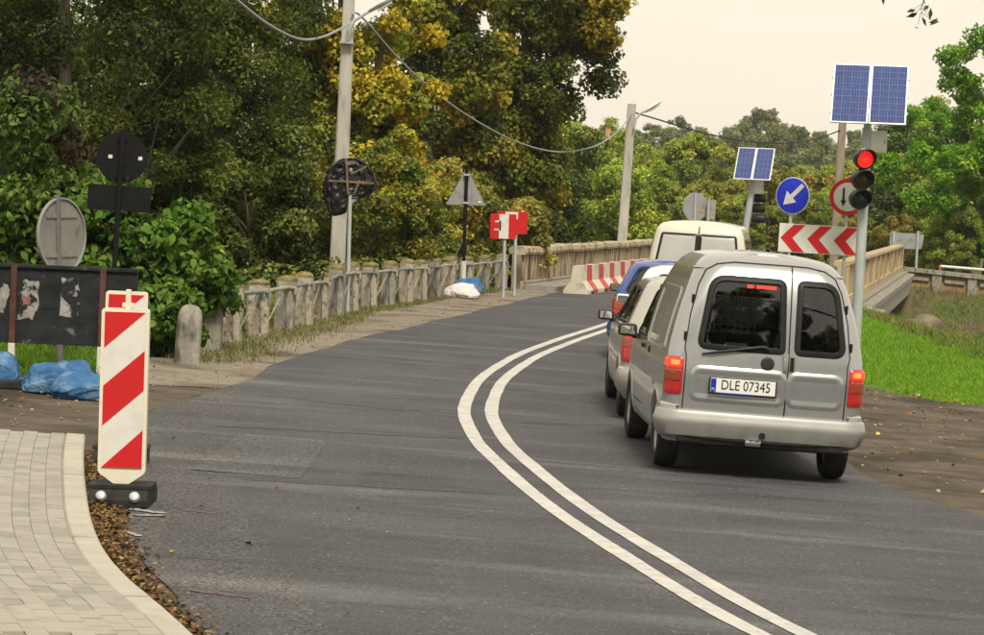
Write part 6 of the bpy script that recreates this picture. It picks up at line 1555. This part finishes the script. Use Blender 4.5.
# wood on the far hill
gf_ = 'trees of the wood on the far hill'
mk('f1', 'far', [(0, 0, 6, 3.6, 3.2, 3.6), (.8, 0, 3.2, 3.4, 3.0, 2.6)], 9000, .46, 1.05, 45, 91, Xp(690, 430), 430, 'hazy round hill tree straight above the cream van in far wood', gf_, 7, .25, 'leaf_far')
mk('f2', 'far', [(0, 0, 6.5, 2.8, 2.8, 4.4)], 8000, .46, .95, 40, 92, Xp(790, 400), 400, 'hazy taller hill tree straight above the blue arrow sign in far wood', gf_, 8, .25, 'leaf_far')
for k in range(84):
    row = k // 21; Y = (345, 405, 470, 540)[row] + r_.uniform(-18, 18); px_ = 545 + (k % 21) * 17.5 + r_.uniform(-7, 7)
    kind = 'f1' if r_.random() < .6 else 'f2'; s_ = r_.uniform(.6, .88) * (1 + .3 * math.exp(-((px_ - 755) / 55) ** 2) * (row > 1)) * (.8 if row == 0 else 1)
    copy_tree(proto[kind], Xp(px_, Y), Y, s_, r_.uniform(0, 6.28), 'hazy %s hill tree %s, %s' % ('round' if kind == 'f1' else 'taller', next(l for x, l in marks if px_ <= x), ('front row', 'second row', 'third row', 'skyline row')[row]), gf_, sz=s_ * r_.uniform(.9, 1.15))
# trees across the road behind the viewer: the van's rear windows mirror them
for k, (x, y, s_) in enumerate(((-5, -19, 1.75), (5.5, -15, 1.85), (15, -20, 1.7), (26, -26, 1.7))):
    copy_tree(bpy.data.objects['big_maple'], x, y, s_, 1.7 * k, 'tree behind the viewer mirrored in the van window, ' + ('leftmost', 'second from left', 'third from left', 'rightmost')[k] + ' of four', 'trees behind the viewer', z=-.2)
# tree standing outside the frame on the right whose branch tip hangs into the sky
X, Y = 7.6, 17.5; e = empty('roadside_tree', (X, Y, T(X, Y) - .1)); tag(e, 'thin leafy branch tip hanging into the sky at top right', 'tree')
tipx = [(980, -60), (945, -35), (930, -18), (924, 0), (921, 8)]
tw = [Vector((0, 0, 3.9))] + [at(x, y, 17.5) - e.location for x, y in tipx]
mb = MB().tube([(0, 0, 0), (.02, 0, 1.5), (.0, .05, 3.0), (0, 0, 3.9), (.3, .2, 5.2), (.5, .2, 6.5)], [.17, .14, .12, .1, .06, .02], 10); mb.tube(tw, [.05, .03, .018, .008, .004, .002], 6)
LC, LN = [], []
rng = np.random.default_rng(9)
for (x, y, dx, dy) in [(921, 8, -9, 7), (921, 8, 3, 14), (922, 5, 8, 9), (922, 8, 12, 14), (921, 12, -4, 16), (925, 2, -14, 9), (921, 12, 13, 10), (924, 0, 2, 8), (880, -4, 3, 5), (930, -10, -10, 6)]:
    a_, b_ = at(x, y, 17.5) - e.location, at(x + dx * .8, y + dy * .8, 17.5) - e.location
    mb.tube([a_, b_], [.0025, .0015], 4); LC.append(b_ + (b_ - a_) * .25); LN.append(np.array([.3, -1, .2]) + rng.normal(size=3) * .4)
mb.build('trunk', M['bark'], e, True)
for _ in range(700):                                            # the rest of its crown, above and outside the view
    LC.append(Vector((rng.normal() * .9 + .4, rng.normal() * .9, 5.6 + rng.normal() * .8))); LN.append(rng.normal(size=3))
LC = np.array([tuple(v) for v in LC]); LN = np.array(LN); n = len(LC)
link('crown', leaf_mesh('crown', LC, LN, np.full(n, .075) * rng.uniform(.7, 1.2, n), np.tile(np.array([[.04, .06, .015]]), (n, 1)) * rng.uniform(.6, 1.3, (n, 1)), asp=.4, rng=rng), e)

# ------------------------------------------------------------------ grass, weeds, litter
def blades(name, pts, hgt, wd, pal, seed, label, cat=None, lean=.5, parent=None):
    """upright bent blades: 2 quads each"""
    rng = np.random.default_rng(seed); n = len(pts); P = np.array(pts); pal = np.array(pal)
    h_ = hgt * rng.uniform(.45, 1.3, n)[:, None]; a = rng.random(n) * 6.283; sd = np.stack([np.cos(a), np.sin(a), np.zeros(n)], 1)
    l_ = np.stack([np.cos(a * 3.7), np.sin(a * 3.7), np.zeros(n)], 1) * h_ * lean * rng.random((n, 1))
    up = np.array([[0, 0, 1.]]); w_ = wd * rng.uniform(.6, 1.3, (n, 1))
    V = np.empty((n, 5, 3)); V[:, 0] = P - sd * w_; V[:, 1] = P + sd * w_; m_ = P + up * h_ * .6 + l_ * .35; V[:, 2] = m_ + sd * w_ * .7; V[:, 3] = m_ - sd * w_ * .7; V[:, 4] = P + up * h_ * .95 + l_
    me = bpy.data.meshes.new(name); me.vertices.add(5 * n); me.vertices.foreach_set('co', V.reshape(-1).astype(np.float32))
    idx = np.arange(n)[:, None] * 5; L = np.concatenate([idx + np.array([[0, 1, 2, 3]]), idx + np.array([[3, 2, 4]])], 1).astype(np.int32)
    me.loops.add(7 * n); me.loops.foreach_set('vertex_index', L.reshape(-1)); me.polygons.add(2 * n)
    ls = (np.arange(n)[:, None] * 7 + np.array([[0, 4]])).reshape(-1).astype(np.int32); lt = np.tile(np.array([4, 3], np.int32), n)
    me.polygons.foreach_set('loop_start', ls); me.polygons.foreach_set('loop_total', lt)
    c4 = np.ones((n, 5, 4), np.float32); c4[:, :, :3] = (pal[rng.integers(0, len(pal), n)] * rng.uniform(.7, 1.3, (n, 1)))[:, None, :]
    me.color_attributes.new('Col', 'FLOAT_COLOR', 'POINT').data.foreach_set('color', c4.reshape(-1))
    me.update(calc_edges=True); me.validate(); me.materials.append(M['grass'])
    o = link(name, me); o['kind'] = 'stuff'; tag(o, label, cat or 'grass'); return o
rng = np.random.default_rng(3)
# lawn on the right, densest where it is seen best
pts = []
while len(pts) < 105000:
    y = 33.5 + 30 * rng.random() ** 1.25; x = XR(y) + .3 + rng.random() * 5.2
    if y < vtop(x) + .25 * rng.normal() or x > 9.4: continue
    if mnoise.noise(Vector((x * .9, y * .5, 3))) + .62 < rng.random() * .4: continue
    pts.append((x, y, T(x, y) - .005))
blades('lawn', pts, .075, .0055, [(.12, .28, .012), (.16, .34, .02), (.2, .38, .03), (.28, .34, .07), (.07, .18, .01)], 1, 'bright green grass lawn right of the road', lean=.9)
# fringe of taller grass and weeds at the railing
pts = []
while len(pts) < 11000:
    y = 31.2 + 35 * rng.random(); x = XRAIL(y) + .1 +   .2 * rng.normal() * (1.4 - sst(30, 60, y)) + (.12 if y < 46 else .0)
    pts.append((x, y, G(x, y) - .01))
blades('railing_grass', pts, .075, .006, [(.1, .14, .03), (.15, .17, .05), (.22, .19, .08), (.07, .12, .02), (.3, .24, .12)], 2, 'thin grass growing along the foot of the railing posts', lean=.9)
pts = []
while len(pts) < 16000:
    y = 25.9 + 4.6 * rng.random(); x = -8 + 4.5 * rng.random()
    if x > -3.75 - .15 * (y - 27) or (y < 26.3 and rng.random() < .5): continue
    pts.append((x, y, G(x, y) - .02))
blades('board_grass', pts, .17, .007, [(.1, .2, .02), (.14, .25, .03), (.08, .15, .02)], 4, 'fresh green grass under the black notice board', lean=.8)
# rough grass on the ditch slopes and far bank
pts = []
while len(pts) < 80000:
    y = 46 + 66 * rng.random(); x = 8.2 + 17 * rng.random()
    if y > 67 and x < BR0[0] + (y - 67) * .178 + .7: continue
    if T(x, y) < -3.0: continue
    pts.append((x, y, T(x, y) - .02))
blades('bank_grass', pts, .24, .014, [(.11, .2, .025), (.13, .2, .03), (.19, .2, .05), (.25, .21, .09), (.08, .16, .02), (.15, .12, .05)], 6, 'rough dry grass on the ditch and river bank', lean=1.6)
# gutter between kerb and asphalt: soil and fallen leaves
strip('gutter_soil', lambda y: XK(y) - .01, lambda y: XL(y) + .12 + wob(y, 3, .06), 11, 20.8, .2, 4, .001, pm('gutter_soil', (.06, .045, .03), (.11, .085, .055), 9, .95, .9, 40, coord='World'))
def litter(name, pts, size, pal, seed, label):
    r2 = np.random.default_rng(seed); n = len(pts); pal = np.array(pal); C_ = np.array(pts); N_ = np.array([[0, 0, 1.]]) + r2.normal(size=(n, 3)) * .38
    o = link(name, leaf_mesh(name, C_, N_, size * r2.uniform(.5, 1.3, n), pal[r2.integers(0, len(pal), n)] * r2.uniform(.7, 1.3, (n, 1)), asp=.7, mat=M['litter'], rng=r2)); o['kind'] = 'stuff'; tag(o, label, 'leaves'); return o
BROWN = [(.2, .11, .04), (.13, .075, .03), (.3, .2, .08), (.36, .26, .06), (.08, .05, .03), (.25, .09, .03)]
pts = []
while len(pts) < 4200:
    y = 12 + 8 * rng.random(); x = XK(y) + .02 + abs(rng.normal()) * .11 * (1 if y < 18.5 else .5)
    if x > XL(y) + .3: continue
    pts.append((x, y, G(x, y) + .015 + .03 * rng.random() * max(0, 1 - (x - XK(y)) / .3)))
litter('gutter_leaves', pts, .036, [(.12, .065, .028), (.07, .042, .02), (.2, .12, .05), (.05, .032, .02), (.26, .18, .06), (.15, .07, .025)], 3, 'brown fallen leaves gathered in the gutter along the kerb')
pts = []
while len(pts) < 520:
    y = 20 + 16 * rng.random() ** .8; x = XR(y) + .2 + 5 * rng.random()
    if y > vtop(x) + .3: continue
    if y < vtop(x) - 1.2 and rng.random() < .55: continue
    pts.append((x, y, G(x, y) + .02))
litter('verge_leaves', pts, .06, BROWN + [(.45, .36, .1), (.4, .33, .2)], 5, 'yellow and brown leaves scattered on the right dirt verge')
pts = [(-2.6 + 2.2 * rng.random(), 13 + 10 * rng.random()) for _ in range(14)] + [(-3.5 - 3 * rng.random(), 22.5 + 4 * rng.random()) for _ in range(160)] + [(XL(y) - 1.2 * rng.random(), y) for y in 28 + 30 * rng.random(140)]
litter('shoulder_leaves', [(x, y, G(x, y) + .022) for x, y in pts], .045, BROWN, 6, 'few stray leaves on the left shoulder and road edge')
# pebbles
mb = MB(); r_ = random.Random(8)
ico = bmesh.new(); bmesh.ops.create_icosphere(ico, subdivisions=1, radius=1); ico.verts.ensure_lookup_table()
iv = [v.co.copy() for v in ico.verts]; ico.verts.index_update(); if_ = [tuple(v.index for v in f.verts) for f in ico.faces]; ico.free()
def pebble(x, y, s_):
    rot = Matrix.Rotation(r_.uniform(0, 6.28), 3, 'Z'); c = Vector((x, y, G(x, y) + s_ * .3)); k = (r_.uniform(.7, 1.3), r_.uniform(.7, 1.3), r_.uniform(.45, .8))
    mb.add([rot @ Vector((v.x * k[0] * s_, v.y * k[1] * s_, v.z * k[2] * s_)) + c for v in iv], if_)
for _ in range(240):
    y = r_.uniform(21, 36); x = XR(y) + r_.uniform(.0, 4.5)
    if y < vtop(x): pebble(x, y, r_.uniform(.006, .02) + (.012 if r_.random() < .05 else 0))
for _ in range(500):
    y = r_.uniform(22, 60); x = XL(y) - r_.uniform(-.15, 1.3); pebble(x, y, r_.uniform(.005, .015))
for _ in range(160):
    y = r_.uniform(12.5, 24); x = XL(y) + r_.uniform(-.1, .8); pebble(x, y, r_.uniform(.004, .009))
o = mb.build('pebbles', M['pebble']); o['kind'] = 'stuff'; tag(o, 'small stones strewn on both road shoulders', 'stones')
# ivy and weeds between and behind the railing posts
C_, N_, K_ = [], [], []; rng = np.random.default_rng(44)
for _ in range(12000):
    y = 32 + 34 * rng.random(); k = .5 + .5 * math.sin(y * 1.9) * math.sin(y * .53 + 1)
    hgt = abs(rng.normal()) * (.25 + .3 * k); x = XRAIL(y) - .22 - abs(rng.normal()) * .35 + (.18 if rng.random() < .06 * k else 0)
    C_.append((x, y, G(x, y) + min(hgt, .95) - .1)); N_.append(rng.normal(size=3) * .6 + np.array([.2, -.5, .6])); K_.append(np.array([(.06, .1, .02), (.1, .15, .025), (.16, .2, .04), (.2, .17, .04)][rng.integers(0, 4)]) * rng.uniform(.7, 1.3))
o = link('railing_weeds', leaf_mesh('railing_weeds', np.array(C_), np.array(N_), .085 * rng.uniform(.6, 1.3, len(C_)), np.array(K_), asp=.6, rng=rng)); o['kind'] = 'stuff'; tag(o, 'leafy weeds growing through the gaps of the railing', 'weeds')

# ------------------------------------------------------------------ the air
hm = bpy.data.materials.new('haze_air'); hm.use_nodes = True; hn = hm.node_tree; hn.nodes.clear()
ho = hn.nodes.new('ShaderNodeOutputMaterial'); hv = hn.nodes.new('ShaderNodeVolumePrincipled')
hv.inputs['Density'].default_value = .00018; hv.inputs['Color'].default_value = (.93, .97, 1.0, 1); hv.inputs['Anisotropy'].default_value = .2
hn.links.new(hv.outputs[0], ho.inputs['Volume'])
o = MB().box((0, 650, 20), (1700, 1700, 50)).build('haze', hm); o['kind'] = 'stuff'; tag(o, 'thin pale haze over the far valley and hill', 'haze')
